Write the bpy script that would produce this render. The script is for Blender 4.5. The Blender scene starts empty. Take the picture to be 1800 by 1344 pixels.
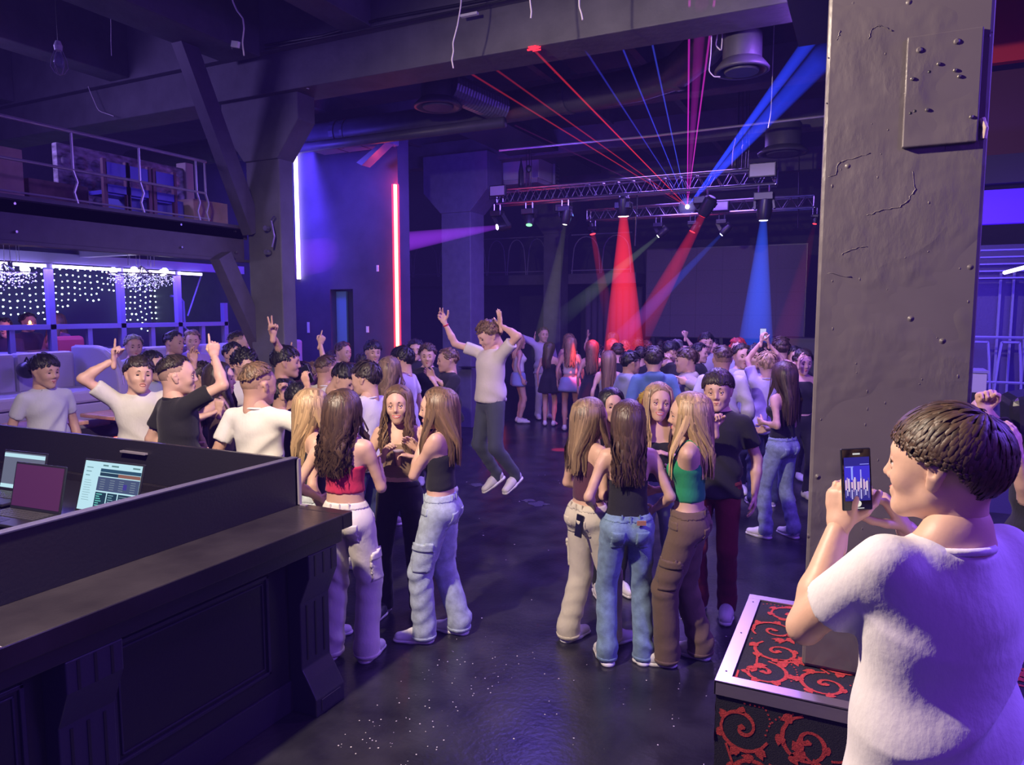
import bpy, math, random
import numpy as np
from mathutils import Vector, Matrix
random.seed(7); RNG = np.random.RandomState(7)
SC = bpy.context.scene; COL = SC.collection
# ------------------------------------------------------------------ camera, world, exposure
FOC, CX, CY = 1270.0, 900.0, 672.0
PHI, TH, CAMH = math.radians(26), math.atan(125/1270.0), 2.27
CP = np.array([0, 0, CAMH])
V_R = np.array([math.cos(PH := PHI), math.sin(PHI), 0]); V_F = np.array([-math.sin(PHI), math.cos(PHI), 0]); V_Z = np.array([0, 0, 1.0])
V_F2 = math.cos(TH)*V_F - math.sin(TH)*V_Z; V_U2 = math.sin(TH)*V_F + math.cos(TH)*V_Z
def ray(x, y): return (x-CX)/FOC*V_R + (CY-y)/FOC*V_U2 + V_F2
def on_z(x, y, c): d = ray(x, y); return CP + d*((c-CAMH)/d[2])
def on_x(x, y, c): d = ray(x, y); return CP + d*(c/d[0])
def on_y(x, y, c): d = ray(x, y); return CP + d*(c/d[1])
def dep(x, y, D): d = ray(x, y); return CP + d*(D/(d@V_F))
cd = bpy.data.cameras.new('camera'); cam = bpy.data.objects.new('camera', cd); COL.objects.link(cam)
cd.sensor_fit = 'HORIZONTAL'; cd.sensor_width = 36; cd.lens = 36*FOC/1800; cd.clip_start = .05; cd.clip_end = 200
cam.location = CP; cam.rotation_euler = (math.pi/2-TH, 0, PHI); SC.camera = cam
SC.view_settings.view_transform = 'Standard'; SC.view_settings.look = 'None'; SC.view_settings.exposure = 0.0; SC.view_settings.gamma = 1
SC.view_settings.use_curve_mapping = False
SC.cycles.max_bounces = 5; SC.cycles.diffuse_bounces = 2; SC.cycles.glossy_bounces = 2; SC.cycles.transparent_max_bounces = 24
SC.cycles.volume_bounces = 0; SC.cycles.caustics_reflective = False; SC.cycles.caustics_refractive = False
SC.cycles.volume_max_steps = 64; SC.cycles.volume_step_rate = 2.0; SC.cycles.use_denoising = True; SC.cycles.sample_clamp_indirect = 4
W = bpy.data.worlds.new('club_air'); SC.world = W; W.use_nodes = True
W.node_tree.nodes['Background'].inputs[0].default_value = (.16, .12, .72, 1); W.node_tree.nodes['Background'].inputs[1].default_value = .45
# the hall is full of thin haze whose blue violet glow is put in as emission; it slowly swallows what is far
_N = W.node_tree.nodes; _a = _N.new('ShaderNodeVolumeAbsorption'); _a.inputs[0].default_value = (.0, .0, .0, 1); _a.inputs[1].default_value = .008
_e = _N.new('ShaderNodeEmission'); _e.inputs[0].default_value = (.20, .10, 1, 1); _e.inputs[1].default_value = .0026; _s = _N.new('ShaderNodeAddShader')
W.node_tree.links.new(_a.outputs[0], _s.inputs[0]); W.node_tree.links.new(_e.outputs[0], _s.inputs[1]); W.node_tree.links.new(_s.outputs[0], _N['World Output'].inputs['Volume'])

def lamp(name, kind, loc, target, power, col, size=.2, cone=40, blend=.3, sy=None):
    l = bpy.data.lights.new(name, kind); o = bpy.data.objects.new(name, l); COL.objects.link(o)
    l.energy = power; l.color = col; o.location = loc
    d = Vector(target)-Vector(loc); o.rotation_euler = d.to_track_quat('-Z', 'Y').to_euler()
    if kind == 'SPOT': l.spot_size = math.radians(cone); l.spot_blend = blend; l.shadow_soft_size = size
    elif kind == 'AREA':
        l.size = size
        if sy: l.shape = 'RECTANGLE'; l.size_y = sy
    else: l.shadow_soft_size = size
    return o
# warm work light high behind the left shoulder of the photographer
lamp('work_light', 'SPOT', (-2.7, 1.4, 4.1), (-1.6, 4.2, .4), 1050, (1, .80, .62), .07, 150, .5)
# unseen blue and violet fill lamps added to light the hall
lamp('fill_light', 'AREA', (-3, 8.8, 4.5), (-3.1, 9.0, 0), 230, (.20, .12, 1), 2.5)
lamp('fill_light', 'AREA', (2.6, 3.2, 3.8), (.2, 3.2, 1.2), 190, (.22, .10, 1), 1.4)
lamp('fill_light', 'AREA', (-.3, 6.5, 4.6), (-1.8, 5.5, 1.0), 110, (.34, .12, 1), .8)
lamp('fill_light', 'AREA', (-7.9, 7.7, 4.4), (-8.2, 9.5, 3.0), 75, (.10, .06, 1), .6)
lamp('fill_light', 'AREA', (-8.9, 5.6, 2.78), (-8.9, 5.6, 0), 120, (.16, .10, 1), .4, sy=4)
lamp('fill_light', 'AREA', (-3.0, 13.2, 5.0), (-3.0, 13.0, 0), 150, (.32, .16, 1), 2.0)
lamp('fill_light', 'AREA', (-8.6, 3.2, 4.8), (-7, 5.5, 2.9), 60, (.45, .30, 1), .8)

lamp('fill_light', 'AREA', (-5.0, 9.2, 4.3), (-7.0, 12.2, 2.5), 70, (.16, .07, 1), .6)
lamp('fill_light', 'AREA', (2.2, -.6, 3.4), (.3, 1.6, 1.4), 22, (.32, .05, 1), .8)
lamp('fill_light', 'AREA', (-1.6, 8.2, 4.5), (-1.7, 8.6, 0), 150, (.55, .38, 1), .6)
# ------------------------------------------------------------------ materials
MATS = {}
def mat(name, col=(.5, .5, .5), rough=.6, metal=0., emis=None, es=0., noise=0., nscale=8., bump=0., bscale=40., stretch=(1, 1, 1), alpha=1., trans=0., tint=False, spec=.5, second=None, sheen=0):
    if name in MATS: return MATS[name]
    m = bpy.data.materials.new(name); m.use_nodes = True; nt = m.node_tree; N = nt.nodes; L = nt.links; b = N['Principled BSDF']
    b.inputs['Base Color'].default_value = (*col, 1); b.inputs['Roughness'].default_value = rough; b.inputs['Metallic'].default_value = metal
    b.inputs['Specular IOR Level'].default_value = spec; b.inputs['Transmission Weight'].default_value = trans; b.inputs['Alpha'].default_value = alpha
    if sheen: b.inputs['Sheen Weight'].default_value = sheen
    if emis: b.inputs['Emission Color'].default_value = (*emis, 1); b.inputs['Emission Strength'].default_value = es
    if noise or bump:
        tc = N.new('ShaderNodeTexCoord'); mp = N.new('ShaderNodeMapping'); mp.inputs['Scale'].default_value = stretch; L.new(tc.outputs['Object'], mp.inputs[0])
    if noise:
        n = N.new('ShaderNodeTexNoise'); n.inputs['Scale'].default_value = nscale; n.inputs['Detail'].default_value = 5; L.new(mp.outputs[0], n.inputs[0])
        r = N.new('ShaderNodeMapRange'); r.inputs[1].default_value = .3; r.inputs[2].default_value = .7; L.new(n.outputs[0], r.inputs[0])
        mx = N.new('ShaderNodeMix'); mx.data_type = 'RGBA'; c2 = second or tuple(min(1, c*(1+noise)+noise*.02) for c in col); c1 = col if second else tuple(c*(1-noise) for c in col)
        mx.inputs[6].default_value = (*c1, 1); mx.inputs[7].default_value = (*c2, 1); L.new(r.outputs[0], mx.inputs[0]); L.new(mx.outputs[2], b.inputs['Base Color'])
    if tint:
        at = N.new('ShaderNodeAttribute'); at.attribute_name = 'tint'; mx = N.new('ShaderNodeMix'); mx.data_type = 'RGBA'
        mx.inputs[6].default_value = (*[c*.45 for c in col], 1); mx.inputs[7].default_value = (*[min(1, c*1.7) for c in col], 1); L.new(at.outputs['Fac'], mx.inputs[0]); L.new(mx.outputs[2], b.inputs['Base Color'])
    if bump:
        n = N.new('ShaderNodeTexNoise'); n.inputs['Scale'].default_value = bscale; n.inputs['Detail'].default_value = 4; L.new(mp.outputs[0], n.inputs[0])
        bp = N.new('ShaderNodeBump'); bp.inputs['Strength'].default_value = bump; bp.inputs['Distance'].default_value = .02; L.new(n.outputs[0], bp.inputs['Height']); L.new(bp.outputs[0], b.inputs['Normal'])
    MATS[name] = m; return m
def emat(name, col, s):
    if name in MATS: return MATS[name]
    m = bpy.data.materials.new(name); m.use_nodes = True; nt = m.node_tree; nt.nodes.clear()
    e = nt.nodes.new('ShaderNodeEmission'); e.inputs[0].default_value = (*col, 1); e.inputs[1].default_value = s
    o = nt.nodes.new('ShaderNodeOutputMaterial'); nt.links.new(e.outputs[0], o.inputs[0]); MATS[name] = m; return m
def beam_mat(name, col, s, length, pw=1.6):
    """haze light of a beam put in as an emission volume that fades with distance from the lens (object z)"""
    m = bpy.data.materials.new(name); m.use_nodes = True; nt = m.node_tree; nt.nodes.clear(); N = nt.nodes; L = nt.links
    tc = N.new('ShaderNodeTexCoord'); sp = N.new('ShaderNodeSeparateXYZ'); L.new(tc.outputs['Object'], sp.inputs[0])
    r = N.new('ShaderNodeMapRange'); r.inputs[1].default_value = 0; r.inputs[2].default_value = length; r.inputs[3].default_value = 1; r.inputs[4].default_value = 0; L.new(sp.outputs[2], r.inputs[0])
    p = N.new('ShaderNodeMath'); p.operation = 'POWER'; L.new(r.outputs[0], p.inputs[0]); p.inputs[1].default_value = pw
    q = N.new('ShaderNodeMath'); q.operation = 'MULTIPLY'; L.new(p.outputs[0], q.inputs[0]); q.inputs[1].default_value = s
    e = N.new('ShaderNodeEmission'); e.inputs[0].default_value = (*col, 1); L.new(q.outputs[0], e.inputs[1])
    o = N.new('ShaderNodeOutputMaterial'); L.new(e.outputs[0], o.inputs['Volume']); return m

# ------------------------------------------------------------------ mesh collector
def unit(v): v = np.asarray(v, float); return v/max(1e-9, np.linalg.norm(v))
class MB:
    def __init__(s): s.v = []; s.f = []; s.n = 0
    def add(s, V, F):
        V = np.asarray(V, float); s.v.append(V); s.f += [tuple(int(i)+s.n for i in q) for q in F]; s.n += len(V); return s
    def box(s, a, b):
        x0, y0, z0 = a; x1, y1, z1 = b
        return s.add([(x0,y0,z0),(x1,y0,z0),(x1,y1,z0),(x0,y1,z0),(x0,y0,z1),(x1,y0,z1),(x1,y1,z1),(x0,y1,z1)], [(0,3,2,1),(4,5,6,7),(0,1,5,4),(1,2,6,5),(2,3,7,6),(3,0,4,7)])
    def obox(s, c, size, R=None):
        h = np.array(size)/2; q = np.array([(-1,-1,-1),(1,-1,-1),(1,1,-1),(-1,1,-1),(-1,-1,1),(1,-1,1),(1,1,1),(-1,1,1)])*h
        if R is not None: q = q@np.array(R).T
        return s.add(q+np.array(c), [(0,3,2,1),(4,5,6,7),(0,1,5,4),(1,2,6,5),(2,3,7,6),(3,0,4,7)])
    def tube(s, pts, r, sides=8, flat=None, cap=True):
        pts = np.asarray(pts, float); n = len(pts); r = np.ones(n)*r if np.isscalar(r) else np.asarray(r)
        T = np.gradient(pts, axis=0); T /= np.maximum(1e-9, np.linalg.norm(T, axis=1))[:, None]
        up = np.array([0, 0, 1.]) if abs(T[0][2]) < .9 else np.array([1., 0, 0])
        if flat is not None: up = np.asarray(flat[0], float)
        a = np.linspace(0, 2*math.pi, sides, endpoint=False); V = []
        k = flat[1] if flat is not None else 1.
        U = up-T[0]*(up@T[0]); U = unit(U)
        for i in range(n):
            U = unit(U-T[i]*(U@T[i])); B = np.cross(T[i], U)
            V.append(pts[i]+r[i]*(np.cos(a)[:, None]*B+np.sin(a)[:, None]*U*k))
        V = np.concatenate(V); F = []
        for i in range(n-1):
            for j in range(sides):
                F.append((i*sides+j, i*sides+(j+1) % sides, (i+1)*sides+(j+1) % sides, (i+1)*sides+j))
        if cap: F.append(tuple(range(sides))[::-1]); F.append(tuple((n-1)*sides+j for j in range(sides)))
        return s.add(V, F)
    def bar(s, a, b, w, h=None):
        a = np.array(a, float); b = np.array(b, float); t = unit(b-a); up = np.array([0, 0, 1.]) if abs(t[2]) < .95 else np.array([0, 1., 0])
        x = unit(np.cross(t, up)); u = np.cross(x, t); R = np.stack([x, t, u], 1)
        return s.obox((a+b)/2, (w, np.linalg.norm(b-a), h or w), R)
    def lathe(s, prof, c=(0, 0, 0), R=None, sides=16):
        a = np.linspace(0, 2*math.pi, sides, endpoint=False); V = []
        for (r, z) in prof: V.append(np.stack([r*np.cos(a), r*np.sin(a), np.full(sides, z)], 1))
        V = np.concatenate(V); V = V@np.array(R).T if R is not None else V; F = []
        for i in range(len(prof)-1):
            for j in range(sides): F.append((i*sides+j, i*sides+(j+1) % sides, (i+1)*sides+(j+1) % sides, (i+1)*sides+j))
        F.append(tuple(range(sides))[::-1]); F.append(tuple((len(prof)-1)*sides+j for j in range(sides)))
        return s.add(V+np.array(c), F)
    def ball(s, c, r, n=8, sc=(1, 1, 1), R=None):
        pr = [(r*math.sin(t)+1e-5, -r*math.cos(t)) for t in np.linspace(0, math.pi, n)]
        m = MB().lathe(pr, sides=max(6, n)); V = m.v[0]*np.array(sc)
        if R is not None: V = V@np.array(R).T
        return s.add(V+np.array(c), m.f)
    def prism(s, poly, axis, lo, hi):
        """poly = 2D points in the two other axes (cyclic order), extruded along axis"""
        o = [(1, 2), (2, 0), (0, 1)][axis]; n = len(poly); V = np.zeros((2*n, 3))
        for i, (p, q) in enumerate(poly): V[i, o[0]] = p; V[i, o[1]] = q; V[i, axis] = lo; V[i+n, o[0]] = p; V[i+n, o[1]] = q; V[i+n, axis] = hi
        return s.add(V, [tuple(range(n))[::-1], tuple(range(n, 2*n))]+[(i, (i+1) % n, n+(i+1) % n, n+i) for i in range(n)])
    def mesh(s, name):
        V = np.concatenate(s.v); me = bpy.data.meshes.new(name); me.from_pydata(V.tolist(), [], s.f); return me
    def build(s, name, m, parent=None, smooth=False, bevel=0, origin=None):
        V = np.concatenate(s.v)
        if origin is not None: V = V-np.array(origin)
        me = bpy.data.meshes.new(name); me.from_pydata(V.tolist(), [], s.f)
        if smooth: me.polygons.foreach_set('use_smooth', [True]*len(me.polygons))
        if smooth == 'auto': me.set_sharp_from_angle(angle=.7)
        me.materials.append(m); o = bpy.data.objects.new(name, me); COL.objects.link(o)
        if origin is not None: o.location = origin
        if parent: o.parent = parent
        if bevel:
            bv = o.modifiers.new('bevel', 'BEVEL'); bv.width = bevel; bv.segments = 2; bv.limit_method = 'ANGLE'
        return o
def thing(name, label, cat, loc=(0, 0, 0), rotz=0, group=None):
    o = bpy.data.objects.new(name, None); COL.objects.link(o); o.location = loc; o.rotation_euler = (0, 0, rotz); o.empty_display_size = .1
    o['label'] = label; o['category'] = cat
    if group: o['group'] = group
    return o
def tag(o, label, cat, group=None, kind=None):
    o['label'] = label; o['category'] = cat
    if group: o['group'] = group
    if kind: o['kind'] = kind
    return o
def struct(o, label=None, cat=None):
    o['kind'] = 'structure'
    if label: o['label'] = label
    if cat: o['category'] = cat
    return o
def sw(*a):  # local helper: world points list minus origin
    return a
# ------------------------------------------------------------------ setting
M_floor = mat('black_floor', (.018, .017, .022), .28, noise=.5, nscale=3, bump=.12, bscale=30)
M_wall = mat('dark_wall', (.045, .042, .055), .75, noise=.25, nscale=2, bump=.1)
M_ceil = mat('ceiling_paint', (.07, .065, .085), .8, noise=.2, nscale=1.5, bump=.2, bscale=12)
M_beam = mat('beam_paint', (.10, .095, .12), .65, noise=.2, nscale=3, bump=.25, bscale=14)
M_col = mat('column_paint', (.15, .13, .138), .38, noise=.08, nscale=4)
M_steel = mat('truss_aluminium', (.62, .62, .66), .3, 1.0)
M_duct = mat('duct_paint', (.075, .07, .10), .45, noise=.15, nscale=5, bump=.08)
M_black = mat('black_plastic', (.02, .02, .024), .35)
M_dark = mat('dark_metal', (.05, .05, .06), .4, .6)
M_white = mat('white_plastic', (.72, .72, .76), .4)
M_rail = mat('rail_paint', (.55, .5, .6), .35, .5)
M_bar = mat('bar_lacquer', (.022, .02, .03), .3, bump=.05, bscale=60)
M_blueled = emat('blue_led', (.25, .22, 1), 9)
M_whiteblue = emat('violet_white_led', (.62, .5, 1), 9)
M_redled = emat('red_led', (1, .10, .05), 7)
M_redcore = emat('red_neon', (1, .35, .22), 6)
# column paint: lumps, brush ridges, pits
def column_mat():
    m = M_col; nt = m.node_tree; N = nt.nodes; L = nt.links; b = N['Principled BSDF']
    tc = N.new('ShaderNodeTexCoord'); mp = N.new('ShaderNodeMapping'); mp.inputs['Scale'].default_value = (1, 1, .45); L.new(tc.outputs['Object'], mp.inputs[0])
    n1 = N.new('ShaderNodeTexNoise'); n1.inputs['Scale'].default_value = 16; n1.inputs['Detail'].default_value = 8; L.new(mp.outputs[0], n1.inputs[0])
    n2 = N.new('ShaderNodeTexNoise'); n2.inputs['Scale'].default_value = 3.2; n2.inputs['Detail'].default_value = 3; n2.inputs['Distortion'].default_value = .2; L.new(tc.outputs['Object'], n2.inputs[0])
    r2 = N.new('ShaderNodeMapRange'); r2.inputs[1].default_value = .48; r2.inputs[2].default_value = .62; r2.clamp = True; L.new(n2.outputs[0], r2.inputs[0])
    v = N.new('ShaderNodeTexVoronoi'); v.inputs['Scale'].default_value = 9; L.new(tc.outputs['Object'], v.inputs[0])
    rv = N.new('ShaderNodeMapRange'); rv.inputs[1].default_value = .0; rv.inputs[2].default_value = .09; rv.inputs[3].default_value = 1; rv.inputs[4].default_value = 0; L.new(v.outputs[0], rv.inputs[0])
    a = N.new('ShaderNodeMath'); a.operation = 'MULTIPLY_ADD'; L.new(n1.outputs[0], a.inputs[0]); L.new(r2.outputs[0], a.inputs[1]); L.new(rv.outputs[0], a.inputs[2])
    bp = N.new('ShaderNodeBump'); bp.inputs['Strength'].default_value = .6; bp.inputs['Distance'].default_value = .012; L.new(a.outputs[0], bp.inputs['Height']); L.new(bp.outputs[0], b.inputs['Normal'])
column_mat()

struct(MB().box((-16, -3, -.2), (6, 22, 0)).build('floor', M_floor))
struct(MB().box((-16, -3, 5.9), (6, 22, 6.1)).build('ceiling', M_ceil))
struct(MB().box((-16, 20, 0), (6, 20.3, 5.9)).build('wall_back', M_wall))
struct(MB().box((-16.2, -3, 0), (-16, 20, 5.9)).build('wall_left', M_wall))
struct(MB().box((5.5, 3, 0), (5.7, 20, 5.9)).build('wall_right', M_wall))
# blue wall between the two left columns with its door
struct(MB().box((-12.4, 9.5, 0), (-7.98, 9.8, 5.2)).box((-7.51, 9.5, 0), (-6.6, 9.8, 5.2)).box((-7.98, 9.5, 2.63), (-7.51, 9.8, 5.2)).build('wall_side', mat('side_wall', (.06, .05, .10), .55, noise=.2, nscale=2, bump=.08)))
d = thing('door_1', 'open dark doorway with a lit jamb in the blue wall', 'door', (-7.75, 9.6, 0)); d['kind'] = 'structure'
MB().box((-.23, .05, 0), (-.02, .09, 2.6)).build('door_jamb', mat('jamb_light_tint', (.12, .25, .42), .5), d)  # blue light on the jamb is put into its colour
MB().box((-.02, .1, 0), (.24, .14, 2.6)).build('door_leaf', M_black, d)
MB().tube([(.02, .07, 1.05), (.12, .07, 1.05)], .012).build('door_handle', M_steel, d)
# columns
def column(name, x0, x1, y0, y1, capz, flare, label, m=M_beam):
    e = thing(name, label, 'column', ((x0+x1)/2, (y0+y1)/2, 0)); e['kind'] = 'structure'
    w = (x1-x0)/2; h = (y1-y0)/2
    MB().box((-w, -h, 0), (w, h, capz)).build('column_shaft', m, e, bevel=.015)
    MB().prism([(capz-.75, -w), (capz-.75, w), (capz-.35, w+flare), (capz+.35, w+flare), (capz+.35, -w-flare), (capz-.35, -w-flare)], 1, -h-.03, h+.03).build('column_capital', m, e, bevel=.01)
    return e
e = column('column', -6.6, -6.09, 6.42, 6.64, 4.75, .33, 'large dark column at the end of the mezzanine with a flared head')
for z in (3.22, 2.95):
    MB().tube([(.1, -.2, z), (.1, -.14, z)], .03).build('bolt', M_steel, e)
MB().tube([(.22, -.22, 3.0), (.24, -.2, 3.12), (.2, -.2, 3.3), (.25, -.2, 3.35)], .012).build('clamp', M_steel, e)
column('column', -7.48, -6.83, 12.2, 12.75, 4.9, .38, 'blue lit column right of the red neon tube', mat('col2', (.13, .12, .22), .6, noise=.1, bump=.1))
column('column', -7.19, -6.73, 16.5, 17, 4.9, .3, 'farthest column between the arched balcony railings')
MB().box((-7.0, 12.0, 1.2), (-6.6, 12.19, 1.21)).build('trim_1', M_dark)['kind'] = 'structure'
# near right column on the carpeted plinth
e = thing('column', 'thick grey painted column close by on the right with lumpy paint', 'column', (.08, 2.9, 1.0)); e['kind'] = 'structure'
MB().box((-.235, -.2, 0), (.235, .22, 4.9)).build('column_shaft', M_col, e, bevel=.012)
pl = MB().box((.0, -.222, 1.79), (.205, -.2, 2.13)).build('access_plate', M_col, e, bevel=.004)
for x, z, r in ((.035, 2.085, .009), (.135, 2.095, .009)):
    MB().lathe([(r, 0), (r, .003), (r*.6, .006)], (x, -.222, z), [(1, 0, 0), (0, 0, -1), (0, 1, 0)], 12).build('rivet', M_col, pl)
for x, z in ((.02, 2.0), (.09, 2.035), (.135, 2.01), (.147, 1.99), (.065, 1.90), (.185, 1.865)):
    MB().ball((x, -.224, z), .006, 6).build('screw_head', mat('old_metal', (.35, .33, .3), .3, .8), pl)
for x, z in ((.066, 2.015), (.02, 1.895), (.032, 1.90)): MB().ball((x, -.222, z), .0045, 6, (1, .3, 1)).build('screw_hole', M_black, pl)
MB().tube([(.215, -.205, 1.86), (.225, -.21, 1.83), (.222, -.206, 1.80)], .009).build('paint_chip', mat('cream_chip', (.6, .5, .38), .7), e)
rd = MB()
for pts in ([(-.21, 1.72), (-.19, 1.725), (-.187, 1.76), (-.17, 1.768), (-.09, 1.785)], [(-.09, 1.585), (-.05, 1.60), (0, 1.605), (.03, 1.625), (.045, 1.66), (.04, 1.72)], [(-.16, 1.46), (-.12, 1.48), (-.09, 1.485)], [(-.2, 1.40), (-.13, 1.385)], [(-.235+.03, 2.16), (-.2, 2.19)], [(-.11, 2.15), (-.10, 2.18), (-.08, 2.185), (-.04, 2.16)]):
    P = np.array([(x+.004*random.uniform(-1, 1), -.2, z) for x, z in pts]); Q_ = np.concatenate([P[i]+(P[i+1]-P[i])*np.linspace(0, 1, 6, endpoint=False)[:, None] for i in range(len(P)-1)]+[P[-1:]]); Q_ += RNG.uniform(-.0022, .0022, Q_.shape)*[1, .2, 1]; rd.tube(Q_, RNG.uniform(.0008, .0026, len(Q_)), 5)
for _ in range(45):
    x = random.choice([-.08, -.06, .0, .1, -.2, .2])+random.uniform(-.03, .03); z = random.uniform(.3, 2.2); rd.ball((x, -.2, z), random.uniform(.0015, .0035), 5, (1, .45, random.uniform(.8, 2.5)))
rd.build('paint_ridges', M_col, e, smooth=True)['kind'] = 'stuff'
# beams
b = MB().box((-12, 6.3, 4.69), (5.4, 6.75, 5.9)).box((-12, 6.2, 5.1), (5.4, 6.3, 5.9)).build('ceiling_beam', M_beam, bevel=.01); struct(b, 'main concrete beam crossing above the dance floor', 'beam')
cb = MB().tube([(-6.0, 6.18, 5.15), (-5.2, 6.17, 5.12), (-4.5, 6.17, 5.16), (-3.2, 6.17, 5.13), (-2.2, 6.17, 5.15), (-1, 6.17, 5.13), (.5, 6.17, 5.14)], .014).tube([(-6.0, 6.18, 5.11), (-4, 6.17, 5.09), (-1, 6.17, 5.1), (.5, 6.17, 5.1)], .01).build('cable_run', M_black); tag(cb, 'black cable run clipped along the main beam', 'cable')
for i, (x0, x1) in enumerate(((-6.62, -6.1), (-4.95, -4.6), (-8.6, -8.25), (-11, -10.6), (-2.3, -2.0))):
    b = MB().box((x0, -2, 5.12 if i else 5.05), (x1, 6.2, 5.9)).build('ceiling_joist', M_beam, bevel=.01)
    struct(b, ['deep beam running over the mezzanine edge', 'joist left of the hanging wire on the main beam', 'joist over the mezzanine floor', 'joist at the far left over the mezzanine', 'joist above the laser beams'][i], 'beam')
for i, x in enumerate((-9.5, -8.2, -5.6, -4.2, -2.8, -1.4, 0.2)):
    b = MB().box((x-.05, 6.75, 5.55), (x+.05, 19.9, 5.9)).build('ceiling_joist', M_beam); b['kind'] = 'structure'; b['label'] = 'thin joist behind the main beam'; b['category'] = 'beam'; b['group'] = 'thin joists behind the main beam'
for i, y in enumerate((9.9, 12.6, 16.2)):
    b = MB().box((-9.5, y, 5.15), (5.4, y+.3, 5.6)).build('ceiling_beam', M_beam, bevel=.01); struct(b, ['cross beam behind the long duct', 'cross beam above the lighting truss', 'cross beam above the stage'][i], 'beam')
b = MB().box((-.35, 3.2, 3.55), (-.13, 3.9, 5.9)).build('trim_2', mat('blue_box', (.06, .06, .25), .5)); struct(b)
# mezzanine on the left
mz = thing('mezzanine', 'dark steel mezzanine deck with deep fascia beam on the left', 'mezzanine', (-6.7, 3, 3.0)); mz['kind'] = 'structure'
MB().box((-9.0, -4, .12), (0, 3.5, .24)).build('deck', M_ceil, mz)
M_fas = mat('fascia', (.085, .075, .11), .6, noise=.1, bump=.05)
MB().box((-.08, -4, -.12), (0, 3.45, .24)).build('fascia_beam', M_fas, mz, bevel=.008)
MB().box((-.12, -4, .24), (.03, 3.5, .275)).build('top_flange', M_fas, mz); MB().box((-.12, -4, -.15), (.03, 3.5, -.12)).build('bottom_flange', M_fas, mz)
for y in (.85, 2.55, 3.3):
    for z in (-.04, .2): MB().tube([(0, y, z), (.03, y, z)], .012, 6).build('bolt', M_steel, mz)
for i, y in enumerate((-.5, 1.2, 2.9)): MB().box((-9, y, -.05), (-.1, y+.12, .12)).build('deck_joist', mat('under_deck', (.16, .14, .3), .6), mz)
rl = thing('railing', 'pale metal railing with kinked posts along the mezzanine edge', 'railing', (-6.74, 3, 3.28))
def L(p): return (p[0], p[1]-3, p[2]-3.28)
for z, r, y1 in ((3.94, .018, 5.97), (3.59, .014, 5.95), (3.31, .010, 6.0)): MB().tube([(0, -2.5-.5, z-3.28), (0, y1-3, z-3.28)], r).build('rail', M_rail, rl)
for y in (1.4, 2.9, 4.43, 5.13, 5.83, 5.95):
    m = MB(); P = [(0, 0, .66), (0, 0, .36), (.0, .0, .30), (0, .035, .2), (0, -.0, .1), (0, .03, 0)]
    m.tube([(p[0], p[1]+y-3, p[2]) for p in P], .013, 6); m.build('post', M_rail, rl)
# diagonal braces
for a, b2, lab in (((-6.55, 5.55, 5.15), (-6.55, 6.45, 3.2), 'slanted steel brace rising from the mezzanine end to the ceiling beam'), ((-6.6, 6.0, 2.9), (-6.6, 6.75, 1.5), 'slanted steel brace below the mezzanine beam end')):
    o = MB().bar(a, b2, .15, .2).build('steel_brace', M_fas); tag(o, lab, 'brace')
# boxes and boards stored on the mezzanine
M_card = mat('cardboard', (.5, .36, .3), .8, noise=.1); M_tuft = mat('quilted_headboard', (.36, .33, .42), .6, noise=.7, nscale=9, stretch=(1, 1, 2.2))
def pbox(name, lab, cat, x0, y0, z0, x1, y1, z1, m, trimmed=None):
    e = thing(name, lab, cat, ((x0+x1)/2, (y0+y1)/2, z0)); w, dd, h = (x1-x0)/2, (y1-y0)/2, z1-z0
    MB().box((-w, -dd, 0), (w, dd, h)).build('box_body', m, e, bevel=.006)
    if trimmed: MB().box((w, -.02, .02), (w+.004, .02, h-.02)).build('tape', trimmed, e)
    return e
e = thing('stacked_headboard', 'long quilted grey headboard stored on the mezzanine, leaning by its right end', 'headboard', (-7.75, 5.8, 3.26))
MB().box((-.05, -.9, .05), (.04, .78, .78)).build('panel', M_tuft, e, bevel=.02)
MB().box((-.09, .68, 0), (.08, .80, .85)).build('end_frame', mat('pale_wood', (.6, .5, .5), .6), e, bevel=.01)
for r_ in range(3):
    m = MB()
    for k in range(9): m.ball((.04, -.8+k*.17+.08*(r_ % 2), .2+r_*.2), .075, 6, (.25, 1, 1))
    m.build('tufted_row', M_tuft, e, smooth=True)
pbox('cardboard_box', 'pinkish round-fronted cardboard box beside the quilted headboard', 'box', -7.5, 6.0, 3.26, -7.0, 6.5, 3.56, M_card, mat('tape', (.4, .25, .25), .5))
pbox('cardboard_box', 'tall beige box at the far left edge of the mezzanine', 'box', -7.6, 3.4, 3.26, -7.2, 4.25, 3.78, M_card, mat('tape', (.4, .25, .25), .5))
pbox('storage_crate', 'blue crate standing under the quilted headboard', 'box', -7.45, 5.25, 3.26, -7.1, 5.95, 3.52, mat('blue_crate', (.12, .12, .6), .5))
pbox('storage_crate', 'low brown crate row left of the blue panels on the mezzanine', 'box', -7.7, 4.35, 3.26, -7.3, 4.95, 3.55, mat('brown_crate', (.18, .10, .10), .7, noise=.3))
for i, (y, lab) in enumerate(((5.05, 'small blue panel chair at the middle railing post'), (5.3, 'dark legged chair back next to the blue panel'), (5.62, 'chair with bright blue back before the quilted headboard'))):
    e = thing('stored_chair', lab, 'chair', (-7.0, y, 3.26))
    MB().box((-.02, -.12, .38), (.02, .12, .52)).build('backrest', mat('blue_vinyl', (.08, .06, .7), .4), e); MB().box((-.02, -.12, .22), (.02, .12, .30)).build('back_slat', mat('blue_vinyl'), e)
    for sx in (-.13, .13): MB().box((-.02, sx-.02, 0), (.02, sx+.02, .55)).build('leg', mat('dark_wood', (.16, .05, .1), .5), e)
    MB().box((-.25, -.13, .2), (-.02, .13, .24)).build('seat', mat('blue_vinyl'), e)
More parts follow.
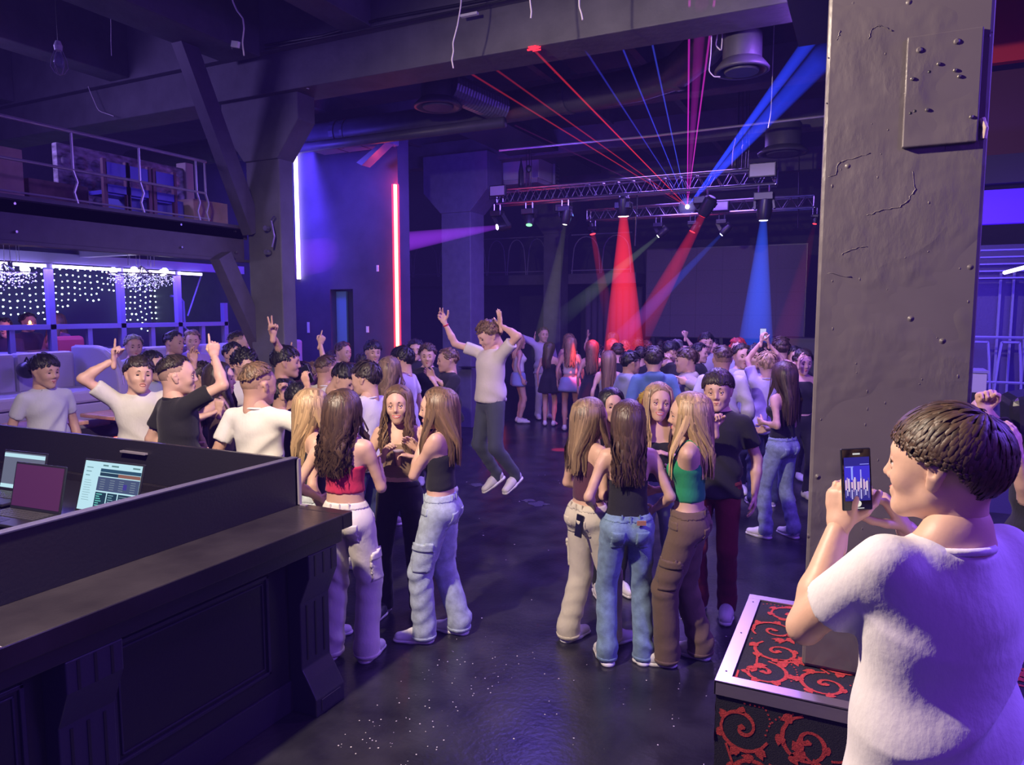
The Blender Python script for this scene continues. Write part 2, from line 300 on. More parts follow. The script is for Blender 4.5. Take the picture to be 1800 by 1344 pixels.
# lounge below the mezzanine
struct(MB().box((-12.3, -3, 0), (-7.55, 9.4, 1.0)).build('floor_raised', mat('lounge_floor', (.05, .04, .09), .5)))
e = thing('partition', 'blue lit glazed partition frame behind the pale sofas', 'partition', (-9.0, 5, 1.0)); e['kind'] = 'structure'
M_frame = mat('partition_frame', (.22, .2, .5), .5)
for y, z0, z1 in ((5.53, .1, 1.85), (6.47, .1, 1.85), (7.37, .1, 1.85), (8.21, .1, 1.4), (4.4, .1, 1.85)): MB().box((-.04, y-5-.035, z0), (.04, y-5+.035, z1)).build('mullion', M_frame, e)
for y in (5.05, 6.0, 6.92, 7.78): MB().box((-.03, y-5-.03, .7), (.03, y-5+.03, 1.08)).build('short_post', M_frame, e)
MB().box((-.04, -3, 1.05), (.04, 3.25, 1.11)).build('mid_rail', M_frame, e)
MB().box((-.05, -3, 1.86), (.05, 3.6, 1.98)).build('head_rail', M_frame, e)
for a, b2 in ((3.4, 5.2), (5.25, 6.4), (6.5, 7.75)): pass
for i, (a, b2) in enumerate(((3.0, 5.02), (5.1, 5.46), (5.56, 6.05), (6.08, 6.44), (6.5, 7.28), (7.36, 7.75))):
    o = MB().box((-8.96, a, 2.80), (-8.92, b2, 2.835)).build('led_tube', M_whiteblue); tag(o, ['led tube at the left picture edge above the lounge', 'short led tube left of the first tall mullion', 'led tube between the first mullions', 'led tube left of the chandelier', 'led tube behind the chandelier', 'led tube right of the chandelier, last in the row'][i], 'light', 'led tubes over the partition')
# fairy light curtain
fc = thing('fairy_light_curtain', 'curtain of white fairy light strings at the back of the lounge', 'light curtain', (-12.2, 8, 1))
M_bulb = emat('fairy_bulb', (.75, 1, .95), 5.5); M_wire = mat('thin_wire', (.1, .1, .15), .5)
lens = {}
k = 0
for y in np.arange(6.55, 10.55, .105):
    k += 1; bx = (y-8); t = y
    if t < 6.7: z0 = 2.25
    elif t < 7.6: z0 = 2.1+random.uniform(0, .1)-.0
    elif t < 8.0: z0 = 2.25+(t-7.6)*.5
    elif t < 8.35: z0 = 2.45
    elif t < 8.75: z0 = 2.6
    else: z0 = 1.98+.12*math.sin(k*1.1)+random.uniform(-.03, .03)
    if t > 9.9: z0 = 1.85
    m = MB(); zz = 3.0-random.uniform(0, .05)
    w = MB().box((-.002, bx-.002, z0-1), (.002, bx+.002, 2.0)).build('string_wire', M_wire, fc)
    while zz > z0:
        m.ball((random.uniform(-.02, .02), bx+random.uniform(-.012, .012), zz-1), random.uniform(.011, .017), 5); zz -= .105
    if m.n: m.build('light_string', M_bulb, fc)
struct(MB().box((-12.6, -3, 1), (-12.35, 9.5, 3.1)).build('wall_lounge', mat('lounge_wall', (.05, .045, .14), .8)))
# chandeliers
def chandelier(c, lab, n=90, R=.3):
    e = thing('crystal_chandelier', lab, 'chandelier', c)
    for i in range(7):
        a = i*.9; m = MB(); x, y = .12*math.cos(a), .16*math.sin(a); m.tube([(x, y, .33), (x*1.05, y, .1)], .004, 4); m.build('suspension_wire', M_steel, e)
    MB().tube([(R*math.cos(a), R*math.sin(a), .0) for a in np.linspace(0, 2*math.pi, 25)], .008, 6).build('ring', M_steel, e)
    for i in range(8):
        a = i*math.pi/4; MB().tube([(0, 0, .1), (.5*R*math.cos(a), .5*R*math.sin(a), -.03), (R*math.cos(a), R*math.sin(a), 0)], .006, 6).build('arm', M_steel, e)
    for i in range(5):
        a = i*1.257+.35; MB().ball((.8*R*math.cos(a), .8*R*math.sin(a), .035), .042, 8).build('lamp_bulb', emat('hot_bulb', (.85, .8, 1), 20), e, smooth=True)
    m = MB()
    for i in range(n*3):
        a = random.uniform(0, 6.28); rr = R*math.sqrt(random.random()); z = random.uniform(-.2, .0)*(1.2-rr/R*.7); m.ball((rr*math.cos(a), rr*math.sin(a), z), random.uniform(.004, .009), 4)
    m.build('crystal_drops', mat('crystal', (.85, .85, 1), .05, 0, (.5, .45, 1), .9), e)['kind'] = 'stuff'  # emission in the crystal stands in for its glints
    return e
chandelier(dep(249, 482, 9.0), 'crystal chandelier hanging over the lounge in the middle of the led row', 130, .38)
chandelier(dep(8, 478, 8.2), 'crystal chandelier cut by the left edge of the picture', 80, .3)
for (x, lab) in ((1, ''),): pass
# sofas
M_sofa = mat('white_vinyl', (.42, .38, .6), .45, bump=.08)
def sofa(y0, y1, lab, x=-7.95):
    e = thing('lounge_sofa', lab, 'sofa', (x, (y0+y1)/2, 1.0)); h = (y1-y0)/2
    MB().box((-.2, -h, 0), (.38, h, .28)).build('base', M_sofa, e, bevel=.02)
    n = max(1, int(round((y1-y0)/.62))); w = 2*h/n
    for i in range(n):
        a = -h+i*w; MB().box((-.2, a+.008, .285), (.42, a+w-.008, .42)).build('seat_cushion', M_sofa, e, bevel=.03)
        MB().box((-.36, a+.01, .30), (-.18, a+w-.01, .82)).build('back_cushion', M_sofa, e, bevel=.04)
    return e
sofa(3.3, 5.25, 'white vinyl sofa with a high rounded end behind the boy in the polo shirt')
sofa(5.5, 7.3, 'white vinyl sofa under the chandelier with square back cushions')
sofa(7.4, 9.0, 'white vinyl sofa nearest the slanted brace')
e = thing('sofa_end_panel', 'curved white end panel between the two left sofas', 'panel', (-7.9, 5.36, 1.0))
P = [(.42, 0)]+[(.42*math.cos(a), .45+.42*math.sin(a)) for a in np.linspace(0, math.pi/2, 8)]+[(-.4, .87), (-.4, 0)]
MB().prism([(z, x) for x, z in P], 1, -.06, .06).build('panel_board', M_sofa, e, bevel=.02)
MB().tube([(x*1.0, .0, z) for x, z in P[1:-1]], .012).build('panel_piping', M_rail, e)
M_table = mat('wood_tabletop', (.75, .42, .32), .35, noise=.3, nscale=4, stretch=(1, 6, 1))  # orange wood tone with stretched grain
for y, lab in ((4.2, 'low table with light wood top at the left picture edge'), (5.1, 'low table with light wood top behind the boy in the polo shirt')):
    e = thing('lounge_table', lab, 'table', (-7.15, y, 0)); MB().box((-.25, -.32, 1.16), (.3, .32, 1.2)).build('tabletop', M_table, e, bevel=.01); MB().box((-.04, -.04, 0), (.04, .04, 1.16)).build('pedestal', M_dark, e); MB().box((-.2, -.2, 0), (.2, .2, .03)).build('foot_plate', M_dark, e)
for i in range(3):
    e = thing('platform_step', ['lowest', 'middle', 'top'][i]+' dark step with a red light line left of the dancers', 'step', (-7.2+.3*(1-i)-.1, 5.3, 0)); 
    MB().box((-.18, -2.3, 0), (.18, 1.6, .3+i*.3)).build('tread', M_dark, e); MB().box((.175, -2.3, .27+i*.3), (.187, 1.6, .285+i*.3)).build('led_line', M_redled, e)
# black lounge table row behind partition
for y, lab, cc in ((5.35, 'table with white cloth behind the partition by the lit mullion', (.4, .4, .7)), (6.1, 'dark round table behind the partition', (.06, .05, .1)), (7.1, 'dark table behind the partition at the light column', (.06, .05, .1))):
    e = thing('cafe_table', lab, 'table', (-9.9, y, 1.0)); MB().lathe([(.34, .70), (.35, .72), (.35, .74)], sides=20).build('tabletop', mat('cloth%d' % (cc[0]*10), cc, .8), e); MB().tube([(0, 0, 0), (0, 0, .7)], .03).build('pedestal', M_dark, e)
    if cc[0] > .2: MB().lathe([(.30, .35), (.33, .5), (.345, .71)], sides=14).build('tablecloth', mat('cloth4'), e)
e = thing('armchair', 'red armchair behind the partition', 'chair', (-9.6, 5.95, 1.0)); MB().box((-.2, -.2, .2), (.25, .2, .42)).build('seat', mat('red_cloth', (.45, .05, .08), .7), e, bevel=.04); MB().box((.2, -.2, .3), (.3, .2, .95)).build('backrest', mat('red_cloth'), e, bevel=.05)
# pipe on the lounge wall
o = MB().tube([on_x(300, 520, -9.6), on_x(315, 522, -9.6), on_x(322, 530, -9.6), on_x(325, 575, -9.6), on_x(335, 588, -9.6)], .02).build('wall_pipe', M_frame); tag(o, 'bent blue pipe beside the last tall mullion', 'pipe')
o = MB().tube([on_x(355, 480, -9.2), on_x(330, 555, -9.2)], .012).build('hanging_strut', M_frame); tag(o, 'thin slanted strut right of the bent pipe', 'strut')
# ------------------------------------------------------------------ led tubes, ducts, ceiling fittings
o = MB().box((-8.63, 9.44, 2.81), (-8.58, 9.48, 4.92)).build('led_tube', M_whiteblue); tag(o, 'tall blue white led tube beside the large dark column', 'light')
lamp('tube_glow', 'AREA', (-8.3, 9.2, 3.9), (-8.5, 9.6, 3.8), 30, (.10, .05, 1), .3, sy=2)
o = MB().box((-6.64, 9.44, .2), (-6.61, 9.49, 4.22)).build('led_tube', M_redcore); tag(o, 'tall red neon tube at the end of the blue wall', 'light')
m = MB().tube([(-6.625, 9.465, .2), (-6.625, 9.465, 4.22)], .055, 12).build('neon_halo_volume', beam_mat('red_halo', (1, .02, .02), 4.0, 50, 0)); m.parent = o  # halo round the neon put in as a glowing volume
lamp('neon_glow', 'POINT', (-6.62, 9.3, 4.3), (0, 0, 0), 6, (1, .06, .04), .1)
e = thing('switch_plate', 'small pale switch plate left of the doorway', 'switch', (-8.45, 9.49, 2.0)); MB().box((-.025, -.01, -.09), (.025, 0, .09)).build('plate', M_white, e)
e = thing('switch_plate', 'small pale socket plate right of the doorway', 'switch', (-7.22, 9.49, 1.98)); MB().box((-.025, -.01, -.05), (.025, 0, .05)).build('plate', M_white, e)
e = thing('switch_plate', 'small pale box on the blue wall above the doorway', 'switch', (-7.0, 9.49, 2.95)); MB().box((-.02, -.01, -.05), (.02, 0, .05)).build('plate', M_white, e)
M_bluebox = mat('box_duct', (.2, .18, .3), .4, bump=.05)
e = thing('box_duct', 'boxy ventilation duct over the red neon tube', 'duct', (-7.0, 9.2, 4.75))
MB().box((-.9, -.2, 0), (.55, .15, .32)).build('duct_body', M_bluebox, e, bevel=.03)
for x in (-.4, .05, .45): MB().box((x, -.21, -.005), (x+.02, .16, .33)).build('duct_seam', M_duct, e)
MB().prism([(-.25, .0), (.0, .45), (.0, .55), (-.3, .1)], 1, -.2, .0).build('bracket', M_bluebox, e)
e = thing('round_duct', 'long round duct running behind the main beam with a collar', 'duct', (-6, 9, 4.95))
P = [(-6, 0, .0), (0, 0, 0), (1.4, 0, .02)]
MB().tube(P, .20, 16).build('duct_tube', M_duct, e, smooth=True)
MB().tube([(-1.35, 0, 0), (-1.27, 0, 0)], .215, 16).build('collar', M_duct, e); MB().tube([(-1.15, 0, 0), (-1.10, 0, 0)], .21, 16).build('collar', M_duct, e)
e = thing('round_duct', 'round duct bending towards the camera above the laser beams', 'duct', (-4.6, 9, 5.0))
P = [(0, 0, 0), (1.0, 0, .02), (2.0, -.1, .03), (2.5, -.35, .03), (2.95, -1.0, .03), (3.4, -2.0, .05)]
MB().tube(P, .2, 16).build('duct_tube', M_duct, e, smooth=True)
for i in (1, 3): MB().tube([P[i], tuple(np.array(P[i])+np.array([.07, -.02, 0]))], .215, 16).build('collar', M_duct, e)
o = MB().tube([(-9.5, 8.6, 4.70), (-4.3, 8.6, 4.70)], .07, 10).build('thin_pipe', M_duct, smooth=True); tag(o, 'thin pipe under the long round duct', 'pipe')
o = MB().tube([(-5.6, 11, 4.93), (-3, 11, 4.9), (-.5, 11, 4.92), (2, 11, 4.92)], .018, 8).build('cable_tray', M_rail); tag(o, 'pale cable running across above the truss', 'cable')
o = MB().box((-6.2, 10.4, 5.2), (-5.2, 15, 5.32)).build('cable_tray', M_dark); tag(o, 'dark cable tray above the white air unit', 'tray')
def diffuser(c, r, lab, h=.45):
    e = thing('ceiling_vent', lab, 'vent', c)
    MB().lathe([(r*.8, .08), (r*.8, h), (r*.7, h+.05)], sides=24).build('drum', M_duct, e, smooth='auto')
    MB().lathe([(r*.82, .08), (r*1.05, .02), (r*1.12, 0), (r*1.12, -.02), (r*.95, -.02), (r*.8, .03)], sides=28).build('outer_ring', M_duct, e, smooth=True)
    MB().lathe([(r*.72, .0), (r*.72, -.015), (r*.68, -.03)], sides=28).build('centre_plate', M_duct, e, smooth='auto')
    return e
diffuser(on_y(770, 186, 8.0), .27, 'round ceiling vent left of the flexible duct')
diffuser(on_y(1304, 122, 7.0), .215, 'round ceiling vent hanging right of the magenta laser')
diffuser(on_y(1376, 268, 12.0), .33, 'distant round vent above the right end of the truss', .4)
o = MB(); A = on_y(790, 152, 8.0); B = on_y(880, 192, 8.8)
Ps = [A+(B-A)*t for t in np.linspace(0, 1, 40)]; o.tube(Ps, [.17+.008*(i % 2) for i in range(40)], 14)
tag(o.build('flexible_duct', mat('foil_duct', (.25, .24, .36), .35, .6)), 'ribbed flexible duct joining the round vent to the long duct', 'duct')
# white air unit
e = thing('air_unit', 'white box air handling unit hanging above the left end of the truss', 'air unit', (-6.2, 13.45, 4.75))
MB().box((-.43, -.45, .08), (.43, .45, .86)).build('casing', mat('unit_grey', (.42, .42, .48), .5), e, bevel=.01); MB().box((-.4, -.42, 0), (.4, .42, .08)).build('base_tray', M_rail, e); MB().box((-.45, -.47, .68), (.45, .47, .7)).build('seam', M_duct, e)
MB().box((.45, .2, .0), (.5, .42, .7)).build('side_grille', M_steel, e)
for i in range(9): MB().box((.5, .24, .05+i*.07), (.51, .4, .08+i*.07)).build('slot', M_black, e)
def hoist(c, lab, h=1.0):
    e = thing('chain_hoist', lab, 'hoist', c); h = 5.9-float(c[2])
    MB().lathe([(.05, 0), (.055, .1), (.05, .3), (.015, .48), (.008, .55)], sides=12).build('chain_bag', M_black, e, smooth=True)
    for dx in (.1, .16, .2): MB().tube([(dx, 0, .0), (dx+.01, 0, .4), (dx-.02, 0, h)], .007, 5).build('chain', M_dark, e)
    MB().ball((.15, 0, .35), .06, 8, (1, .7, 1.2)).build('motor', M_black, e)
hoist(on_y(916, 332, 12.3), 'black chain hoist in front of the white air unit')
hoist(on_y(1292, 300, 12.3), 'black chain hoist above the right part of the truss', .9)
# trusses
def truss(x0, x1, y, z, s, lab, n):
    e = thing('lighting_truss', lab, 'truss', (x0, y, z)); Lx = x1-x0; h = s/2
    for dy in (-h, h):
        for dz in (-h, h): MB().tube([(0, dy, dz), (Lx, dy, dz)], .024*s/.22, 8).build('chord', M_steel, e)
    for i in range(n):
        a = Lx*i/n; b = Lx*(i+1)/n; m_ = (a+b)/2
        for dy in (-h, h): MB().tube([(a, dy, -h), (m_, dy, h), (b, dy, -h)], .010, 5).build('brace', M_steel, e)
        MB().tube([(a, -h, h), (m_, h, h)], .010, 5).build('brace', M_steel, e)
    for x in (0, Lx): MB().tube([(x, -h, -h), (x, -h, h), (x, h, h), (x, h, -h), (x, -h, -h)], .016, 6).build('end_frame', M_steel, e)
truss(-6.1, -1.33, 12.0, 4.33, .24, 'front aluminium lighting truss carrying the bright moving heads', 18)
truss(-5.4, -.95, 14.8, 4.30, .22, 'rear aluminium lighting truss behind the laser projector', 16)
for p, q, lab in ((on_y(1297, 300, 12), on_y(1297, 225, 12)*np.array([1, 1, 0])+np.array([0, 0, 5.9]), 'hanging rod over the right of the truss'), (on_y(1403, 400, 14.8), on_y(1403, 280, 14.8)*np.array([1, 1, 0])+np.array([0, 0, 5.9]), 'pole at the right end of the rear truss'), (on_y(1121, 330, 12), on_y(1116, 432, 12), 'thin dangling cable below the truss')):
    o = MB().tube([p, q], .012, 6).build('hanging_rod', M_dark); tag(o, lab, 'rod')
M_flood = mat('flood_glass', (.42, .41, .46), .3, spec=.6)
for (x, y, Y, w, h, lab) in ((874, 335, 11.80, .28, .16, 'flood light panel tilted at the left end of the front truss'), (1340, 298, 11.80, .36, .18, 'flood light panel on top of the front truss at its right end'), (988, 364, 14.61, .30, .13, 'left flood light panel on the rear truss'), (1265, 362, 14.61, .30, .15, 'right flood light panel on the rear truss')):
    e = thing('flood_light', lab, 'flood light', on_y(x, y, Y))
    MB().box((-w/2-.02, 0, -h/2-.02), (w/2+.02, .06, h/2+.02)).build('housing', M_dark, e, bevel=.008); MB().box((-w/2, -.008, -h/2), (w/2, 0, h/2)).build('glass', M_flood, e); MB().tube([(-w/2-.03, .03, 0), (-w/2-.03, .03, -h/2-.05), (w/2+.03, .03, -h/2-.05), (w/2+.03, .03, 0)], .008, 5).build('bracket', M_dark, e)
# moving heads: (lens px, py, plane Y, aim px, aim py, aim plane Y, colour, lens radius, strength, end radius)
def moving_head(px, py, Y, tgt, col, rl, es, label, beam=None, sc=1.0, top=None, spot=None, white=False):
    Y = 11.88 if Y < 13 else 14.69; c = on_y(px, py, Y); d = unit(np.array(tgt)-c); e = thing('moving_head_light', label, 'stage light', (float(c[0]), float(c[1]), float(top or (4.10 if Y < 13 else 4.07)-.02)))
    o0 = np.array(e.location); cc = c-o0-d*.0; back = cc-d*.26*sc
    x = unit(np.cross(d, (0, 0, 1))) if abs(d[2]) < .98 else np.array([1., 0, 0]); R = np.stack([x, np.cross(d, x), d], 1)
    MB().lathe([(.05*sc, -.27*sc), (.085*sc, -.24*sc), (.09*sc, -.1*sc), (.075*sc, -.02*sc), (.07*sc, 0)], cc, R, 14).build('head', M_black, e, smooth='auto')
    MB().lathe([(rl, -.002), (rl, .006), (rl*.7, .012)], cc, R, 16).build('lens', emat('lens_%.2f_%.2f_%.2f_%d' % (*col, es), tuple(.5+.5*v for v in col) if white else col, es), e)
    mid = cc-d*.13*sc
    MB().box((-.11*sc, -.09*sc, -.09*sc), (.11*sc, .09*sc, 0)).build('base', M_dark, e, bevel=.01)
    for s_ in (-1, 1):
        m = MB().bar((s_*.10*sc, 0, -.06*sc), mid+np.array([s_*.11*sc, 0, 0]), .025*sc, .07*sc); m.build('yoke_arm', M_black, e)
    MB().tube([(-.06*sc, 0, -.01), (-.06*sc, 0, .125)], .015*sc, 6).tube([(.06*sc, 0, -.01), (.06*sc, 0, .125)], .015*sc, 6).build('clamp', M_steel, e)
    if beam:
        r1, s_, pw, Ln = beam; prof = [(rl*.8, .012)]+[(rl*.8+(r1-rl*.8)*t, .012+t*Ln) for t in np.linspace(.25, 1, 4)]
        mm = MB().lathe(prof, sides=20); b = mm.build('light_beam', beam_mat('haze_beam', col, s_, Ln, pw), e); b.matrix_local = Matrix.Translation(cc) @ Matrix(R.tolist()).to_4x4()
    if spot:
        l = lamp('head_spot', 'SPOT', tuple(c+d*.05), tuple(c+d), spot[0], col, .04, spot[1], .4)
    return e
RED = (1, .03, .05); BLU = (.03, .10, 1); VIO = (.35, .04, 1); YEL = (.75, .72, .38); PAL = (.55, .72, .60)
moving_head(874, 399, 12, on_y(560, 449, 9.42), VIO, .05, 14, 'leftmost moving head with a violet beam on the front truss', (.34, 3.0, 1.1, 4.0), spot=(250, 16), white=True)
moving_head(930, 395, 12, on_y(925, 500, 11.5), (.3, 1, .5), .055, 1.6, 'idle moving head with a dim green lens on the front truss', sc=1.1)
moving_head(993, 394, 12, on_y(950, 640, 12), YEL, .035, 9, 'moving head with a pale yellow beam on the front truss', (.24, .32, .9, 2.5), spot=(120, 18), white=True)
moving_head(1042, 411, 14.8, on_y(1078, 600, 14.6), RED, .06, 5, 'small red lamp hanging from the rear truss at its left end', (.16, 1.4, 2.2, 2.3), sc=.9, spot=(120, 25))
moving_head(1096, 380, 12, on_y(1092, 640, 12.2), RED, .085, 16, 'brightest moving head with a wide red beam in the truss middle', (.44, 4.2, 1.3, 2.9), sc=1.2, spot=(1500, 34), white=True)
moving_head(1157, 415, 14.6, on_y(985, 560, 14.4), PAL, .035, 12, 'small moving head with a pale green beam on the rear truss', (.22, .8, 1.6, 2.9), sc=.9, spot=(60, 16), white=True)
moving_head(1235, 378, 12, on_y(1085, 660, 12.8), RED, .07, 4, 'dark moving head with a red lens right of the laser', (.26, 1.7, 1.5, 3.0), sc=1.2, spot=(350, 24))
moving_head(1217, 407, 14.6, on_y(1090, 640, 14.4), RED, .06, 3, 'small red lamp below the laser on the rear truss', (.20, .3, 1.6, 2.9), sc=.8)
moving_head(1268, 412, 14.6, on_y(1060, 625, 14.4), BLU, .035, 12, 'small moving head with a narrow blue beam on the rear truss', (.20, 2.0, 1.2, 3.4), sc=.9, spot=(200, 18), white=True)
moving_head(1342, 387, 12, on_y(1316, 640, 12), BLU, .065, 8, 'large moving head with a wide blue beam near the right truss end', (.36, 4.0, 1.2, 2.7), sc=1.3, spot=(700, 30), white=True)
moving_head(1432, 393, 14.6, on_y(1380, 600, 14.4), RED, .035, 4, 'small red lamp beside the near grey column', (.28, .16, .5, 2.6), sc=.6)
# laser projector
e = thing('laser_projector', 'laser projector sending red, blue and magenta rays to the ceiling', 'laser', on_y(1208, 363, 13.0))
L0 = np.array(e.location); MB().box((-.14, .02, -.07), (.14, .26, .09)).build('housing', M_black, e, bevel=.01); MB().tube([(0, .12, .05), (0, .12, 4.22-L0[2])], .015, 6).build('mount_pole', M_dark, e); MB().ball((0, 0, 0), .035, 8).build('aperture', emat('laser_spark', (.8, .75, 1), 40), e)
MB().ball((0, 0, 0), .16, 10).build('laser_bloom', beam_mat('laser_haze', (.25, .2, 1), 1.8, 90, 0), e)  # bloom at the aperture put in as an emission ball
def laser(px, py, Y, col, s, r=.009, z=None):
    p = on_y(px, py, Y) if z is None else on_z(px, py, z); q = p-L0; Ln = float(np.linalg.norm(q)); d = q/Ln
    x = unit(np.cross(d, (0, 0, 1))); R = np.stack([x, np.cross(d, x), d], 1)
    b = MB().lathe([(.004, 0), (.004+(r-.004)*.35, Ln*.35), (r, Ln)], sides=8).build('laser_ray', beam_mat('laser_haze', col, s, Ln*1.35, 1.3), e); b.matrix_local = Matrix(R.tolist()).to_4x4()
for a in ((937, 86, 6.3, (1, .03, .05), 40), (835, 96, 6.5, (1, .04, .07), 20), (780, 100, 6.3, (1, .04, .07), 24), (905, 220, 9.5, (.5, .05, .5), 8), (1012, 62, 6.3, (.06, .06, 1), 20), (1060, 0, 6.4, (.05, .06, 1), 34), (1130, 0, 6.4, (.06, .08, 1), 30), (1212, 0, 6.2, (.75, .02, .65), 40), (1256, 0, 6.2, (.75, .03, .65), 34)): laser(*a[:3], a[3], a[4], .012)
laser(1440, 50, 5.2, (.02, .05, 1), 12, .05); laser(1452, 95, 5.4, (.02, .05, 1), 5, .09); laser(1234, 0, 6.2, (.6, .02, .6), 2.2, .06)
o = MB(); 
for i in range(8): p = on_y(931+random.uniform(0, 14), 82+i*.9, 6.29); o.box(p-np.array([.04, .004, .006]), p+np.array([.04, 0, .006]))
tag(o.build('laser_spot', emat('laser_hit', (1, .02, .04), 3)), 'red laser patch on the edge of the main beam', 'light spot')  # laser light on the beam put in as glowing strips
# led screen and stage
e = thing('led_screen', 'large dull led screen wall at the back of the stage', 'screen', (-3.0, 17.2, 1.65))
MB().box((-1.8, 0, 0), (1.8, .1, 2.1)).build('panel_frame', M_dark, e)
for x in (-1.6, 0, 1.6): MB().box((x-.04, .02, -.65), (x+.04, .1, 0)).build('support_leg', M_dark, e)
Ms = mat('screen_face', (.10, .08, .13), .6, noise=.1, nscale=60)
for i in range(6):
    for j in range(4): MB().box((-1.78+i*.5933, -.012-.002*((i+j) % 2), .02+j*.515), (-1.78+(i+1)*.5933-.004, 0, .02+(j+1)*.515-.004)).build('screen_tile', Ms, e)
struct(MB().box((-5.6, 16.0, 0), (5.0, 19.5, 1.0)).build('floor_stage', M_black))
e = thing('speaker_cabinet', 'black speaker cabinet at the right of the screen', 'speaker', on_y(1400, 640, 15.8)*np.array([1, 1, 0])); MB().box((-.5, -.3, 0), (.5, .3, 1.75)).build('cabinet', M_black, e, bevel=.02); MB().box((-.45, -.31, .1), (.45, -.3, 1.65)).build('grille', M_dark, e)
# arched balcony railings
def arch_rail(x0, x1, y, z0, n, lab, h=.95, w=None, m=M_rail):
    e = thing('arched_railing', lab, 'railing', (x0, y, z0)); w = (x1-x0)/n
    MB().tube([(0, 0, .08), (x1-x0, 0, .08)], .015, 5).build('bottom_rail', m, e); MB().tube([(0, 0, h), (x1-x0, 0, h)], .015, 5).build('top_rail', m, e)
    for i in range(n):
        P = [(i*w+.02, 0, 0), (i*w+.04, 0, .3)]+[(i*w+w/2-(w/2-.06)*math.cos(a), 0, .5+(h-.55)*math.sin(a)) for a in np.linspace(0, math.pi, 11)]+[((i+1)*w-.04, 0, .3), ((i+1)*w-.02, 0, 0)]
        MB().tube(P, .014, 5).build('arch_bar', m, e)
    return e
M_dr = mat('dim_rail', (.30, .27, .4), .4, .3)
struct(MB().box((-15, 17.05, 2.95), (-5.0, 20, 3.2)).build('balcony_slab', M_fas), 'balcony slab behind the far columns', 'balcony')
arch_rail(-9.6, -7.3, 17.0, 3.2, 4, 'arched railing between the blue lit column and the farthest column', m=M_dr); arch_rail(-6.65, -5.1, 17.0, 3.2, 2, 'arched railing left of the screen', m=M_dr); arch_rail(-13, -9.7, 17.0, 3.2, 4, 'arched railing behind the red neon tube', m=M_dr)
e = thing('stage_curtain', 'dark pleated curtain left of the screen', 'curtain', (-5.8, 18, 1.0))
for i in range(9): MB().lathe([(.09, 0), (.085, 1.0), (.09, 1.9)], (-.75+i*.17, 0, 0), None, 8).build('pleat', mat('curtain_cloth', (.10, .08, .13), .9), e, smooth=True)
for i, (x, y, lab) in enumerate(((-9.2, 14.2, 'dark step with red light lines left of the light haired girl'), (-7.6, 13.6, 'dark step with red light lines behind the jumping boy'))):
    e = thing('platform_step', lab, 'step', (x, y, 0)); MB().box((-.9, -.2, 0), (.9, .5, .75)).build('tread', M_dark, e)
    for z in (.3, .55, .72): MB().box((-.9, -.212, z), (.9, -.2, z+.022)).build('led_line', M_redled, e)
# hanging wires
M_cable = mat('pale_cable', (.72, .66, .72), .5)
def wire(pts, Y, lab, r=.006, zc=5.9):
    P = [on_y(x, y, Y) for x, y in pts]; P = [np.array([P[0][0], P[0][1], zc+.01])]+P if zc > P[0][2] else P; Q = []
    for i in range(len(P)-1):
        for t in np.linspace(0, 1, 5, endpoint=False): Q.append(P[i]*(1-t)+P[i+1]*t)
    Q.append(P[-1]); Q = np.array(Q); Q[1:-1] = (Q[:-2]+Q[1:-1]*2+Q[2:])/4
    o = MB().tube(Q, r, 6).build('hanging_wire', M_cable); tag(o, lab, 'wire'); return o
o = wire([(408, -40), (408, 0), (416, 18), (427, 32), (429, 50), (426, 75), (429, 98)], 4.5, 'white hanging wire with a small plug over the mezzanine beam', .006)
c = on_y(414, 78, 4.5); e = thing('ceiling_plug', 'small white connector box hanging on the white wire', 'plug', c); MB().obox((0, 0, 0), (.075, .03, .05), Matrix.Rotation(.25, 3, 'Y')).build('plug_body', M_white, e, bevel=.004); MB().tube([(-.04, 0, -.03), (-.045, 0, .02)], .003, 5).build('plug_pin', M_steel, e)
wire([(812, -30), (810, 10), (804, 45), (796, 75), (797, 90), (794, 105), (797, 120)], 5.6, 'twisted wire hanging by the main beam above the round vent')
wire([(930, -20), (932, 5), (934, 20), (933, 32)], 5.4, 'short twisted wire at the top edge of the picture')
wire([(1018, -20), (1018, 12), (1022, 24), (1024, 35)], 5.4, 'short wire beside a pale joint on the main beam')
wire([(1271, 10), (1262, 55), (1258, 80), (1268, 90), (1270, 60), (1266, 40)], 6.9, 'looped wire in front of the hanging round vent')
wire([(1250, 90), (1246, 125), (1255, 135), (1266, 135)], 6.8, 'cable loop at the left of the hanging round vent', .005)
wire([(155, 152), (160, 165), (173, 195), (200, 204)], 6.19, 'bent wire hanging off the main beam over the mezzanine', .005, 4.8)
wire([(195, 40), (195, 75), (196, 98)], 5.0, 'thin straight cord over the mezzanine', .003)
wire([(484, 128), (484, 150), (512, 146), (543, 156)], 6.35, 'wire stapled to the column head', .006)
wire([(1357, 155), (1355, 200), (1350, 225)], 9, 'thin wire with a hook right of the blue laser rays', .006)
e = thing('ceiling_batten', 'short white batten on the main beam', 'batten', on_y(825, 26, 6.15)); MB().box((-.09, -.02, -.012), (.09, .02, .012)).build('batten_body', M_white, e, bevel=.003)
e = thing('ceiling_batten', 'short white batten left of the looped wire', 'batten', on_y(1255, 53, 7.0)); MB().box((-.12, -.02, -.012), (.12, .02, .012)).build('batten_body', M_white, e, bevel=.003)
e = thing('cage_lamp', 'wire cage lamp hanging over the mezzanine', 'lamp', on_x(104, 110, -6.4)); 
